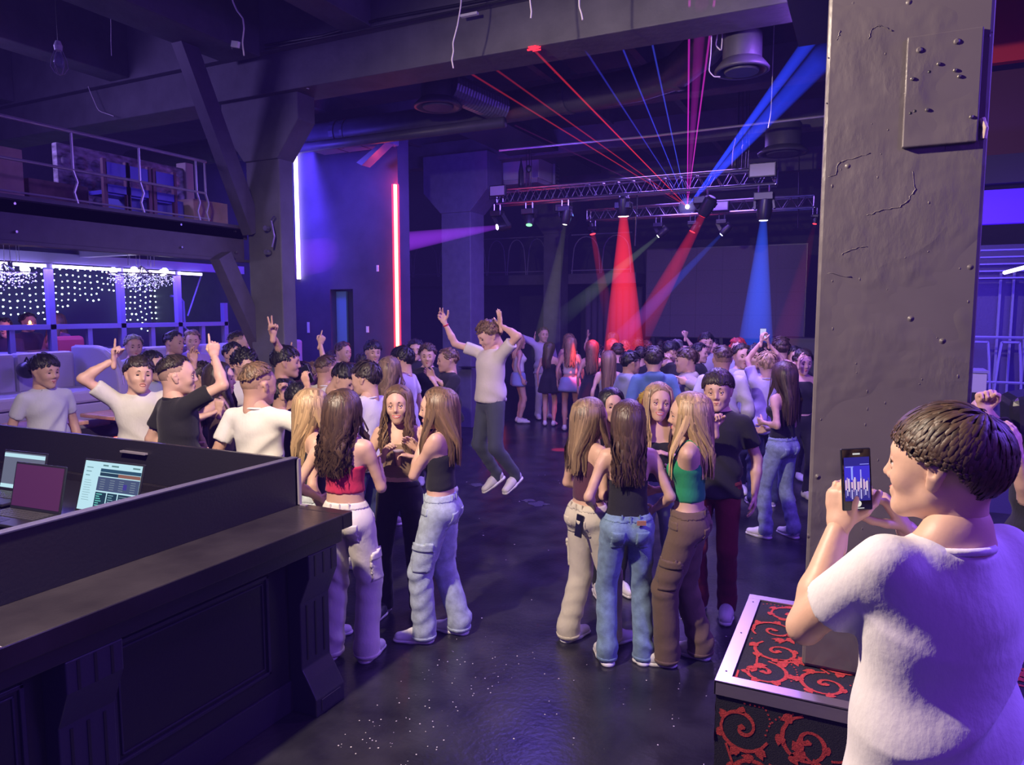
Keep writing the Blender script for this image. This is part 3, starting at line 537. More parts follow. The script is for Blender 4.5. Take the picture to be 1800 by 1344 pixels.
MB().lathe([(.03, .1), (.035, .14), (.02, .18)], sides=12).build('lamp_cap', M_white, e); MB().tube([(0, 0, .17), (0, 0, 5.9-e.location[2])], .004, 5).build('lamp_cord', M_black, e); MB().lathe([(.028, -.04), (.045, 0), (.03, .08)], sides=12).build('glass_bulb', mat('bulb_glass', (.3, .3, .5), .05, alpha=.5), e, smooth=True)
for a in (0, 1.05, 2.1): MB().tube([(.06*math.cos(a)*c_, .06*math.sin(a)*c_, z) for c_, z in ((.5, .1), (1.0, .02), (1.1, -.04), (.6, -.09), (0, -.105), (-.6, -.09), (-1.1, -.04), (-1.0, .02), (-.5, .1))], .003, 5).build('cage_wire', M_rail, e)
e = thing('emergency_light', 'small white fitting on the mezzanine ceiling', 'light', on_z(59, 131, 5.88)); MB().lathe([(.05, -.03), (.09, .02)], sides=10).build('fitting_body', M_white, e)
# ------------------------------------------------------------------ right background
e = thing('balcony', 'dark upper gallery with red lit panel right of the near column', 'balcony', (1.2, 9, 3.5)); e['kind'] = 'structure'
MB().box((-.6, .0, 1.28), (2.4, .1, 1.9)).build('red_lit_panel', mat('red_light_tint', (.5, .015, .03), .6), e); MB().box((-.6, -.4, 1.95), (2.4, 0, 2.4)).build('dark_soffit', M_black, e)  # red light on this wall part is put into its colour
MB().box((-.6, .2, .35), (2.4, .4, 1.25)).build('dark_opening', mat('maroon_wall', (.06, .01, .04), .7), e)
MB().box((.25, -.05, .38), (2.4, .0, .44)).build('pale_ledge', mat('pale_ledge', (.35, .3, .28), .7), e); MB().box((.27, -.05, 1.2), (2.4, 0, 1.25)).build('pale_ledge', mat('pale_ledge'), e)
MB().box((-.6, -.2, .05), (2.4, 0, .33)).build('dark_beam', M_black, e)
MB().box((-.6, -.1, -.34), (2.4, .0, .0)).build('fascia_light_tint', mat('fascia_light_tint', (.12, .05, .9), .5, emis=(.06, .0, 1), es=.55), e)  # blue light on the fascia put in as colour and emission
for i in range(5): MB().box((-.6, -.2-.0*i, -.62-.07*i), (2.4, -.12+.05*i, -.605-.07*i)).build('slat', M_frame, e)
struct(MB().box((.9, 9.6, 0), (3.6, 9.8, 3.0)).build('wall_alcove', mat('alcove_wall', (.07, .05, .2), .5, bump=.1)))
for x in (1.30, 1.42, 1.55, 1.7): o = MB().box((x, 9.5, 1.2), (x+.02, 9.55, 2.7)).build('trim_%d' % (3+int(x*10)), M_frame); o['kind'] = 'structure'
o = MB().tube([on_y(1766, 479, 7.5), on_y(1815, 466, 7.0)], .016, 8).build('led_tube', M_whiteblue); tag(o, 'slanted white led tube at the right picture edge', 'light')
lamp('tube_glow', 'AREA', on_y(1790, 500, 7.2), on_y(1760, 600, 9), 40, (.12, .05, 1), .5)
arch_rail(.95, 1.5, 9.0, 1.45, 2, 'low arched railing right of the near grey column', .55, m=M_frame)
e = thing('equipment_case', 'violet lit case with a band beside the near column', 'case', on_y(1716, 690, 6.0)); MB().box((-.12, 0, .0), (.06, .3, .14)).build('case_body', M_sofa, e, bevel=.005); MB().box((-.13, -.01, .14), (.07, .31, .155)).build('case_lid', M_frame, e); MB().box((-.14, -.02, -e.location[2]), (.08, .32, .0)).build('case_stand', M_dark, e)
e = thing('tilted_monitor', 'black curved monitor speaker behind the photographer', 'speaker', on_y(1812, 775, 4.9)); MB().tube([(0, .1, -.1), (0, .1, .03-e.location[2])], .03).build('stand_pole', M_dark, e); MB().box((-.25, -.15, -e.location[2]), (.25, .35, .03-e.location[2])).build('stand_foot', M_dark, e); MB().prism([(.25, -.14), (.30, .05), (.30, .4), (-.2, .4), (-.25, -.1)][::-1], 1, -.2, .2).build('cabinet', mat('gloss_black', (.02, .02, .03), .15), e, bevel=.04)
# ------------------------------------------------------------------ floor litter and puddle marks
M_conf = mat('paper_bits', (.75, .7, .68), .8)
lit = MB()
for _ in range(150):
    y = random.uniform(2.9, 4.4); x = random.uniform(-2.5, -.45) if random.random() < .35 else random.uniform(-2.45, -1.9); r = random.uniform(.0015, .005); lit.ball((x, y-.1, .002), r, 5, (1, 1, .3))
for _ in range(60): lit.ball((random.uniform(-5, -.6), random.uniform(4.5, 9.5), .002), random.uniform(.003, .008), 5, (1, 1, .3))
o = lit.build('paper_scraps', M_conf); tag(o, 'tiny pale scraps scattered over the black dance floor', 'litter'); o['kind'] = 'stuff'
for i, (x, y, r_) in enumerate(((945, 885, .13), (838, 852, .10), (930, 880, .09))):
    c = on_z(x, y, .001); P = [(r_*(1+.35*math.sin(k*2.3+i))*math.cos(k*.45), r_*.8*(1+.3*math.cos(k*1.7))*math.sin(k*.45), 0) for k in range(14)]
    o = MB().prism([(p[0], p[1]) for p in P], 2, .0005, .0025).build('spill_mark', mat('spill', (.09, .085, .11), .2)); o.location = c; tag(o, ['largest dried spill below the jumping boy', 'spill mark left of the jumping boy', 'smaller spill overlapping the largest one'][i], 'spill')
# coloured gobo pools near the jumper
for px, py, col, pw in ((838, 782, (.1, .45, 1), 60), (880, 800, (.15, .5, 1), 40), (985, 790, (1, .05, .1), 70), (1010, 755, (1, .08, .12), 60), (845, 790, (1, .55, .2), 8)):
    t = on_z(px, py, 0); lamp('gobo_spot', 'SPOT', (-4.6, 12.0, 4.1), tuple(t), pw*110, col, .02, 4.5, .6)
# ------------------------------------------------------------------ carpeted plinth
e = thing('carpeted_plinth', 'low plinth covered in black carpet with red scrolls and metal edging', 'plinth', (-.41, 2.45, 0))
M_carp = mat('carpet_black', (.016, .013, .025), .95, bump=.3, bscale=300, noise=.4, nscale=200); M_scroll = mat('carpet_red', (.50, .045, .04), .95, noise=.35, nscale=150, bump=.2, bscale=300)
M_edge = mat('edge_metal', (.72, .62, .6), .32, .9)
MB().box((0, 0, 0), (1.9, .84, .996)).build('carpet', M_carp, e)
MB().box((-.006, -.006, .955), (1.9, 0, 1.004)).box((-.006, -.006, .998), (1.9, .05, 1.004)).build('front_edging', M_edge, e, bevel=.001)
MB().box((-.006, -.006, .955), (0, .84, 1.003)).box((-.006, .0, .998), (.045, .84, 1.0035)).build('side_edging', M_edge, e, bevel=.001)
MB().box((-.006, .80, .998), (1.9, .846, 1.004)).build('back_edging', M_edge, e)
for p in ((.02, .08), (.02, .42), (.02, .76)): MB().lathe([(.004, 0), (.003, .002)], (p[0], p[1], 1.0035), None, 8).build('edging_screw', M_dark, e)
def scrolls(w, h, seed):
    """flat vine scrolls in the rectangle w x h -> list of (polyline, widths) ribbons as quads"""
    rr = random.Random(seed); V = []; F = []; rib = [0]
    def ribbon(pts, ws):
        rib[0] += 1
        pts = np.array(pts); T = np.gradient(pts, axis=0); T /= np.maximum(1e-6, np.linalg.norm(T, axis=1))[:, None]; Nn = np.stack([-T[:, 1], T[:, 0]], 1); n0 = len(V)
        if pts[:, 0].min() < .006 or pts[:, 0].max() > w-.006 or pts[:, 1].min() < .006 or pts[:, 1].max() > h-.006:
            pts[:, 0] = np.clip(pts[:, 0], .006, w-.006); pts[:, 1] = np.clip(pts[:, 1], .006, h-.006)
        for p, nn, ww in zip(pts, Nn, ws): V.append((*(p+nn*ww), (rib[0] % 14)*.00012)); V.append((*(p-nn*ww), (rib[0] % 14)*.00012))
        for i in range(len(pts)-1): F.append((n0+2*i, n0+2*i+1, n0+2*i+3, n0+2*i+2))
    def leaf(p, a, L):
        for da in (-.55, 0, .5):
            q = [np.array(p)+L*t*np.array([math.cos(a+da+t*.4), math.sin(a+da+t*.4)])*(1 if da == 0 else .75) for t in np.linspace(0, 1, 5)]; ribbon(q, [.004, .012, .012, .007, .0005])
    def spiral(c, R, a0, s, turns=1.35):
        P = []; Ws = []
        for t in np.linspace(0, 1, 26):
            a = a0+s*t*turns*6.283; r = R*(1-t)**.8+.006; P.append((c[0]+r*math.cos(a), c[1]+r*math.sin(a))); Ws.append(.0045+.003*math.sin(t*9)**2)
        ribbon(P, Ws)
        for t in (.05, .16, .27, .38, .5):
            a = a0+s*t*turns*6.283; r = R*(1-t)**.8+.006; leaf((c[0]+r*math.cos(a), c[1]+r*math.sin(a)), a+s*.9, .036*(1.15-t))
        ribbon([(c[0]-.012, c[1]), (c[0], c[1]+.003), (c[0]+.012, c[1])], [.004, .011, .004])
    ny = max(1, int(round(h/.21))); nx = max(1, int(round(w/.21)))
    for i in range(nx):
        for j in range(ny):
            c = ((i+.5+.16*(j % 2)-.08)*w/nx, (j+.5)*h/ny); s = 1 if (i+j) % 2 else -1; R = .085
            spiral(c, R, rr.uniform(0, 6.28), s)
            a = rr.uniform(0, 6.28); q = [(c[0]+R*math.cos(a)+t*.14*math.cos(a+1), c[1]+R*math.sin(a)+t*.14*math.sin(a+.6*t+.6)) for t in np.linspace(0, 1, 8)]
            ribbon(q, [.004]*8); leaf(q[4], a+1.6, .05); leaf(q[6], a-.3, .045)
            b = a+2.6
            for t in range(9): x = c[0]+(.10+.004*t)*math.cos(b+t*.14); y = c[1]+(.10+.004*t)*math.sin(b+t*.14); ribbon([(x-.003, y), (x+.003, y)], [.003, .003])
    return V, F
for (w_, h_, fn, sd) in ((1.84, .74, lambda p: (p[0]+.05, p[1]+.05, .9975+p[2]), 3), (1.89, .95, lambda p: (p[0], -.0005-p[2], p[1]), 5), (.83, .95, lambda p: (-.0005-p[2], p[0], p[1]), 8)):
    V, F = scrolls(w_, h_, sd); V2 = []; z = 0
    m = MB().add([fn(p) for p in V], F); o = m.build('scroll_pattern', M_scroll, e)
# ------------------------------------------------------------------ DJ booth
e = thing('dj_booth', 'black lacquered booth with a wide ledge, panelled front and fluted brackets', 'booth', (-2.7, 3.3, 0))
MB().box((-3.6, -5, .0), (-.16, -.06, 1.04)).build('booth_body', M_bar, e)
MB().box((-.42, -5, 1.01), (.03, -.06, 1.1)).box((-3.6, -.06, 1.01), (.03, .03, 1.1)).build('ledge', mat('ledge_top', (.022, .018, .022), .3, noise=.3, nscale=3, bump=.05), e, bevel=.006)
MB().box((-.10, -5, .93), (.0, -.03, 1.01)).build('ledge_fascia', M_bar, e, bevel=.006)
MB().box((-.38, -5, 1.1), (-.35, .0, 1.39)).build('side_screen', M_bar, e, bevel=.002); MB().box((-3.6, -.03, 1.1), (-.35, .0, 1.385)).build('front_screen', M_bar, e, bevel=.002)
MB().box((-.40, -5, 1.388), (-.345, .0, 1.394)).build('top_trim', mat('trim_glint', (.10, .09, .16), .45, .2), e); MB().box((-.352, -.012, 1.1), (-.335, .008, 1.385)).build('corner_trim', M_rail, e); MB().box((-.352, -.012, 1.1), (-.29, .01, 1.105)).build('trim_foot', M_rail, e)
MB().box((-3.6, -5, 1.0), (-.39, -.04, 1.045)).build('desk', M_bar, e)
M_front = mat('bar_front', (.035, .028, .06), .35, bump=.05, bscale=50)
def moulding(y0, y1, z0, z1):
    for k, (o_, w_, d_) in enumerate(((0, .018, .014), (.03, .010, .008))):
        for a, b in (((y0+o_, z0+o_), (y1-o_, z0+o_)), ((y0+o_, z1-o_), (y1-o_, z1-o_)), ((y0+o_, z0+o_), (y0+o_, z1-o_)), ((y1-o_, z0+o_), (y1-o_, z1-o_))):
            MB().box((-.16, min(a[0], b[0])-w_/2, min(a[1], b[1])-w_/2), (-.16+d_, max(a[0], b[0])+w_/2, max(a[1], b[1])+w_/2)).build('moulding', M_front, e, bevel=.003)
moulding(-1.38, -.48, .30, .84); moulding(-2.9, -1.75, .30, .84)
MB().box((-.16, -5, .0), (-.145, -.06, .18)).build('plinth_board', M_front, e, bevel=.003)
def corbel(yc):
    w = .12
    prof = [(.93, -.16), (.93, .0), (.80, -.0), (.64, -.07), (.26, -.07), (.20, -.03), (.10, .03), (.0, .03), (.0, -.16)]
    c = MB().prism([(z, x) for z, x in prof], 1, yc-w, yc+w).build('bracket', M_front, e, bevel=.006)
    for k in (-.07, 0, .07):
        MB().box((-.0, yc+k-.006, .80), (.003, yc+k+.006, .92)).build('flute', M_black, c); MB().box((-.07, yc+k-.006, .30), (-.066, yc+k+.006, .62)).build('flute', M_black, c)
    MB().box((.03, yc-.08, .02), (.036, yc+.08, .09)).build('block_panel', M_front, c, bevel=.002)
corbel(-.20); corbel(-1.55); corbel(-3.05)
o = MB().box((-.42, -1.905, 1.1), (.03, -1.9, 1.1012)).build('ledge_joint', M_rail, e)
# laptops
def laptop(c, rz, w, lab, scr, tilt=.28, white=None, name='laptop'):
    e = thing(name, lab, 'laptop', c, rz); dd = .26; hh = w*.64
    MB().box((-w/2, -dd, 0), (w/2, 0, .018)).build('base', M_black, e, bevel=.004)
    kb = MB()
    for i in range(14):
        for j in range(5): kb.box((-w/2+.02+i*(w-.04)/14, -dd+.11+j*.026, .018), (-w/2+.02+(i+.82)*(w-.04)/14, -dd+.131+j*.026, .022))
    o = kb.build('keyboard', mat('key_black', (.06, .06, .07), .4), e)
    MB().box((-.05, -dd+.01, .018), (.05, -dd+.08, .0195)).build('touchpad', M_dark, e)
    R = Matrix.Rotation(-tilt, 4, 'X')
    s = MB().box((-w/2, -.006, .0), (w/2, .006, hh)).build('screen', M_black, e, bevel=.004); s.matrix_local = Matrix.Translation((0, .0, .015)) @ R
    f = MB().box((-w/2+.012, -.0075, .018), (w/2-.012, -.006, hh-.012)).build('display', scr, s)
    for x in (-w/2+.04, w/2-.04): MB().tube([(x-.02, 0, .016), (x+.02, 0, .016)], .006, 6).build('hinge', M_steel, e)
    return e, s, w, hh
E_wh = emat('screen_white', (.55, .85, .95), .95)
LP = laptop((-3.97, 2.68, 1.06), math.radians(3), .50, 'open laptop showing a bright cyan white mixing program', E_wh)
def ui(x0, x1, z0, z1, col, s=.6, d=.0085):
    w, hh = LP[2]-.024, LP[3]-.03; X = lambda a: -w/2+a*w; Z = lambda a: .018+a*hh
    MB().box((X(x0), -d, Z(z0)), (X(x1), -.0070, Z(z1))).build('screen_block', emat('ui_%.2f_%.2f_%.2f' % col, col, s), LP[1])
ui(.30, 1.0, .80, .87, (.05, .14, .25)); ui(.30, .62, .72, .79, (.04, .09, .16)); ui(.62, 1.0, .72, .79, (.45, .20, .16)); ui(.28, 1, .42, .70, (.12, .16, .32)); ui(.28, .47, .03, .39, (.03, .08, .14)); ui(.49, .66, .03, .39, (.03, .08, .14)); ui(.68, 1.0, .03, .39, (.03, .08, .14))
for i in range(7): ui(.30, .40-.02*(i % 3), .07+i*.045, .09+i*.045, (.2, .8, .7), .7, .0095); ui(.51, .60-.02*(i % 2), .07+i*.045, .085+i*.045, (.3, .6, .7), .7, .0095); ui(.70, .95-.03*(i % 3), .07+i*.045, .082+i*.045, (.3, .45, .55), .6, .0095)
for i in range(5):
    for x in (.33, .5, .66, .86): ui(x, x+.08, .46+i*.045, .47+i*.045, (.4, .5, .6), .6, .0095)
ui(.74, .80, .49, .60, (.10, .08, .5), .6, .0097)
for i in range(3): ui(.05, .16-.02*i, .86-.08*i, .875-.08*i, (.2, .4, .45), .6, .0095)
for i in range(9): ui(.05, .18-.01*(i % 3), .2+.05*i, .208+.05*i, (.35, .6, .65), .6, .0095)
ui(.33, .42, .92, .95, (.2, .4, .42), .6, .0095); ui(.48, .6, .92, .95, (.2, .4, .42), .6, .0095); ui(.85, .97, .92, .95, (.2, .4, .42), .6, .0095)
L2 = laptop((-4.44, 2.56, 1.06), math.radians(4), .44, 'open laptop with a dark violet screen and its keyboard in front', mat('off_screen', (.05, .02, .05), .12, emis=(.12, .02, .10), es=.35), .22)
L3 = laptop((-5.0, 2.80, 1.06), math.radians(4), .42, 'laptop at the left picture edge with a grey program window', emat('screen_grey', (.20, .22, .32), .7), .22)
w, hh = L3[2], L3[3]; MB().box((-w/2+.012, -.009, hh-.045), (w/2-.012, -.0072, hh-.02)).box((-w/2+.012, -.009, .02), (w/2-.012, -.0072, .045)).build('title_bar', E_wh, L3[1])
e = thing('sticky_note', 'yellow paper note lying by the laptops', 'note', (-3.93, 2.32, 1.055), .3); MB().box((-.06, -.03, 0), (.06, .03, .012)).build('paper', mat('yellow_note', (.8, .75, .3), .7), e)
o = MB().tube([(-4.0, 2.38, 1.06), (-3.92, 2.42, 1.09), (-3.83, 2.42, 1.08), (-3.74, 2.38, 1.07)], .010, 6).build('white_cable', M_white); tag(o, 'white cable curled beside the yellow note', 'cable')
e = thing('red_lighter', 'small red case beside the keyboard', 'case', (-4.08, 2.38, 1.05)); MB().box((-.035, -.02, 0), (.035, .02, .03)).build('case_body', mat('red_plastic', (.7, .03, .12), .4), e, bevel=.004)
e = thing('usb_mouse', 'small dark mouse behind the yellow note', 'mouse', (-3.95, 2.56, 1.05)); MB().ball((0, 0, .012), .03, 8, (1, 1.5, .6)).build('mouse_body', mat('mouse_grey', (.3, .28, .33), .3), e, smooth=True)
for x0, x1, z, lab in ((-4.6, -4.35, 1.30, 'grey rack rail left of the bright screen'), (-3.62, -3.42, 1.22, 'grey rack rail right of the bright screen')):
    o = MB().box((x0, 3.24, z), (x1, 3.268, z+.012)).build('rack_rail', M_rail); tag(o, lab, 'rail')
# ------------------------------------------------------------------ people: smooth-blended solids turned into one mesh per body / garment
def rot_to(d, n=None):
    """3x3 with column 2 = d, column 1 near n"""
    d = unit(d); n = np.array([0, 1., 0]) if n is None else np.asarray(n, float)
    y = n-d*(n@d)
    if np.linalg.norm(y) < 1e-3: y = np.array([1., 0, 0])-d*d[0]
    y = unit(y); x = np.cross(y, d); return np.stack([x, y, d], 1)
class SDF:
    """prims: (a, b, ra, rb, k, flat axis, flat factor, sign)"""
    def __init__(s): s.p = []; s.c = []; s.fl = []
    def cap(s, a, b, ra, rb=None, k=.03, ax=None, fl=1., sub=False, flat=False):
        s.fl.append(flat); s.p.append((np.asarray(a, float), np.asarray(b, float), ra, ra if rb is None else rb, k, None if ax is None else unit(ax), fl, sub)); return s
    def ball(s, a, r, k=.03, ax=None, fl=1., sub=False): return s.cap(a, np.asarray(a, float)+[0, 0, 1e-4], r, r, k, ax, fl, sub)
    def cut(s, n, d):  # keeps n.p < d
        s.c.append((np.asarray(n, float), d)); return s
    def net(s, vox):
        lo = np.min([np.minimum(p[0], p[1])-max(p[2], p[3]) for p in s.p if not p[7]], 0)-3*vox
        hi = np.max([np.maximum(p[0], p[1])+max(p[2], p[3]) for p in s.p if not p[7]], 0)+3*vox
        for n, d in s.c:  # axis cuts shrink the box
            i = int(np.argmax(np.abs(n)))
            if abs(n[i]) > .999: 
                if n[i] > 0: hi[i] = min(hi[i], d+3*vox)
                else: lo[i] = max(lo[i], -d-3*vox)
        sh = np.ceil((hi-lo)/vox).astype(int)+1; F = np.full(sh, .5, np.float32)
        ax3 = [lo[i]+vox*np.arange(sh[i]) for i in range(3)]
        for ip, (a, b, ra, rb, k, ax, fl, sub) in enumerate(s.p):
            mg = max(ra, rb)+k+2*vox; l = np.minimum(a, b)-mg; h = np.maximum(a, b)+mg
            i0 = np.clip(np.floor((l-lo)/vox).astype(int), 0, sh); i1 = np.clip(np.ceil((h-lo)/vox).astype(int)+1, 0, sh)
            if (i1 <= i0).any(): continue
            X = (ax3[0][i0[0]:i1[0]]-a[0])[:, None, None]; Y = (ax3[1][i0[1]:i1[1]]-a[1])[None, :, None]; Z = (ax3[2][i0[2]:i1[2]]-a[2])[None, None, :]
            ba = b-a
            if ax is not None:
                t = (X*ax[0]+Y*ax[1]+Z*ax[2])*(1/fl-1); X = X+t*ax[0]; Y = Y+t*ax[1]; Z = Z+t*ax[2]; ba = ba+ax*(ba@ax)*(1/fl-1)
            q = max(1e-9, ba@ba); hh = np.clip((X*ba[0]+Y*ba[1]+Z*ba[2])/q, 0, 1)
            d = np.sqrt((X-hh*ba[0])**2+(Y-hh*ba[1])**2+(Z-hh*ba[2])**2)-(ra+(rb-ra)*hh)
            if s.fl[ip]: d = np.maximum(d, ((X*ba[0]+Y*ba[1]+Z*ba[2])/q-1)*math.sqrt(q))
            G = F[i0[0]:i1[0], i0[1]:i1[1], i0[2]:i1[2]]
            if sub: d = -d; e = np.maximum(k-np.abs(G-d), 0)/k; F[i0[0]:i1[0], i0[1]:i1[1], i0[2]:i1[2]] = np.maximum(G, d)+e*e*k*.25
            else: e = np.maximum(k-np.abs(G-d), 0)/k; F[i0[0]:i1[0], i0[1]:i1[1], i0[2]:i1[2]] = np.minimum(G, d)-e*e*k*.25
        for n, d in s.c:
            P = n[0]*ax3[0][:, None, None]+n[1]*ax3[1][None, :, None]+n[2]*ax3[2][None, None, :]-d; F = np.maximum(F, P)
        return surface_net(F, lo, vox)
def surface_net(F, lo, vox):
    S = F < 0; nx, ny, nz = F.shape
    c = np.zeros((nx-1, ny-1, nz-1), np.int8)
    for i in (0, 1):
        for j in (0, 1):
            for k in (0, 1): c += S[i:nx-1+i, j:ny-1+j, k:nz-1+k]
    act = (c > 0) & (c < 8); I, J, K = np.nonzero(act); n = len(I); idx = -np.ones(act.shape, np.int32); idx[I, J, K] = np.arange(n)
    acc = np.zeros((n, 3)); cnt = np.zeros(n)
    for ax in range(3):
        o1, o2 = [(1, 2), (0, 2), (0, 1)][ax]
        for u in (0, 1):
            for v in (0, 1):
                off = [0, 0, 0]; off[o1] = u; off[o2] = v; a = F[I+off[0], J+off[1], K+off[2]]; off2 = list(off); off2[ax] = 1; b = F[I+off2[0], J+off2[1], K+off2[2]]
                m = (a < 0) != (b < 0); t = np.where(m, a/np.where(m, a-b, 1), 0); P = np.zeros((n, 3)); P[:, o1] = u; P[:, o2] = v; P[:, ax] = t; acc += P*m[:, None]; cnt += m
    V = (np.stack([I, J, K], 1)+acc/np.maximum(cnt, 1)[:, None])*vox+lo
    Fs = []
    for ax in range(3):
        o1, o2 = [(1, 2), (2, 0), (0, 1)][ax]; sl = [slice(1, -1)]*3; sl[ax] = slice(0, -1); A = S[tuple(sl)]; s2 = list(sl); s2[ax] = slice(1, None); B = S[tuple(s2)]
        e = np.stack(np.nonzero(A != B), 1)
        if not len(e): continue
        inside = A[e[:, 0], e[:, 1], e[:, 2]]; base = e.copy(); base[:, o1] += 1; base[:, o2] += 1
        def g(d1, d2): q = base.copy(); q[:, o1] += d1; q[:, o2] += d2; return idx[q[:, 0], q[:, 1], q[:, 2]]
        Q = np.stack([g(-1, -1), g(0, -1), g(0, 0), g(-1, 0)], 1); Q[~inside] = Q[~inside][:, ::-1]; Fs.append(Q)
    return V, np.concatenate(Fs)
def normals(V, Q):
    n = np.cross(V[Q[:, 2]]-V[Q[:, 0]], V[Q[:, 3]]-V[Q[:, 1]]); N = np.zeros_like(V)
    for i in range(4): np.add.at(N, Q[:, i], n)
    return N/np.maximum(1e-9, np.linalg.norm(N, axis=1))[:, None]
def smooth(V, Q, it=1, w=.5):
    for _ in range(it):
        A = np.zeros_like(V); c = np.zeros(len(V))
        for i in range(4):
            for j in ((i+1) % 4, (i-1) % 4): np.add.at(A, Q[:, i], V[Q[:, j]]); np.add.at(c, Q[:, i], 1)
        V = V*(1-w)+A/np.maximum(c, 1)[:, None]*w
    return V
def quad_mesh(name, parts, tint=None):
    """parts = [(V,Q)...] joined"""
    n = 0; Vs = []; Qs = []
    for V, Q in parts: Vs.append(V); Qs.append(Q+n); n += len(V)
    V = np.concatenate(Vs); Q = np.concatenate(Qs); me = bpy.data.meshes.new(name)
    me.vertices.add(len(V)); me.vertices.foreach_set('co', V.astype(np.float32).ravel()); me.loops.add(Q.size); me.loops.foreach_set('vertex_index', Q.astype(np.int32).ravel())
    me.polygons.add(len(Q)); me.polygons.foreach_set('loop_start', np.arange(0, Q.size, 4, dtype=np.int32)); me.polygons.foreach_set('loop_total', np.full(len(Q), 4, np.int32)) if False else None
    me.polygons.foreach_set('use_smooth', np.ones(len(Q), bool)); me.update(calc_edges=True)
    if tint is not None: at = me.attributes.new('tint', 'FLOAT', 'POINT'); at.data.foreach_set('value', np.asarray(tint, np.float32))
    return me
def put(name, me, m, parent, mtx=None):
    if not me.materials: me.materials.append(m)
    o = bpy.data.objects.new(name, me); COL.objects.link(o); o.parent = parent
    if mtx is not None: o.matrix_local = mtx
    return o
def folds(V, N, amp, f=60., ph=0., dirv=(.3, .1, 1), mask=None):
    d = unit(dirv); u = V@d; w = V@unit((1, .4, -.2)); t = V@unit((-.3, 1, .1))
    s = np.sin(f*u+2.2*np.sin(9*w+ph)+1.7*np.sin(11*t+ph*2)); r = 1-2*np.abs(np.sin(.5*(f*u+2.2*np.sin(9*w+ph)+1.7*np.sin(11*t+ph*2))))
    g = .5+.5*np.sin(7*u+5*w+ph*3)*np.sin(8*t-ph+4*u)
    a = amp*(.45*s+.55*r)*g
    if mask is not None: a = a*mask
    return V+N*a[:, None]
# ---- heads
HEADS = {}
def head_mesh(vox, mouth, fem):
    key = (vox, mouth, fem)
    if key in HEADS: return HEADS[key]
    s = SDF(); jw = .9 if fem else 1.0
    s.ball((0, -.018, .034), .097, .02, (1, 0, 0), .79); s.ball((0, .02, .03), .078, .03, (1, 0, 0), .88)
    s.cap((0, .028, .0), (0, .034, -.06), .066, .050, .03, (1, 0, 0), .95)
    s.cap((-.046*jw, .0, -.05), (-.012, .062, -.094), .024*jw, .016, .03); s.cap((.046*jw, .0, -.05), (.012, .062, -.094), .024*jw, .016, .03)
    s.ball((0, .068, -.097), .017*jw, .02); s.cap((-.03, .072, .024), (.03, .072, .024), .018, .018, .02)
    for x in (-.037, .037): s.ball((x, .058, -.028), .024, .03)
    for x in (-.032, .032): s.ball((x, .101, .003), .0175, .018, sub=True)
    s.cap((0, .088, .012), (0, .105, -.026), .007, .0105, .014)
    for x in (-.010, .010): s.ball((x, .094, -.033), .0075, .008)
    if mouth == 'closed':
        s.cap((-.017, .084, -.0585), (.017, .084, -.0585), .006, .006, .010); s.cap((-.013, .084, -.068), (.013, .084, -.068), .007, .007, .010)
    else:
        s.ball((0, .072, -.062), .024, .02); s.cap((-.015, .103, -.0625), (.015, .103, -.0625), .010 if mouth == 'smile' else .013, None, .006, sub=True)
    for x in (-.077, .077):
        sx = 1 if x > 0 else -1
        s.cap((x, -.006, -.022), (x+.008*sx, -.014, .012), .013, .019, .008, (1, 0, 0), .42); s.ball((x+.012*sx, -.004, .006), .009, .006, (1, 0, 0), .6, sub=True)
    s.cap((0, -.035, -.04), (0, -.05, -.15), .056, .051 if fem else .056, .03)
    V, Q = s.net(vox); V = smooth(V, Q, 1, .3); HEADS[key] = (V, Q); return V, Q
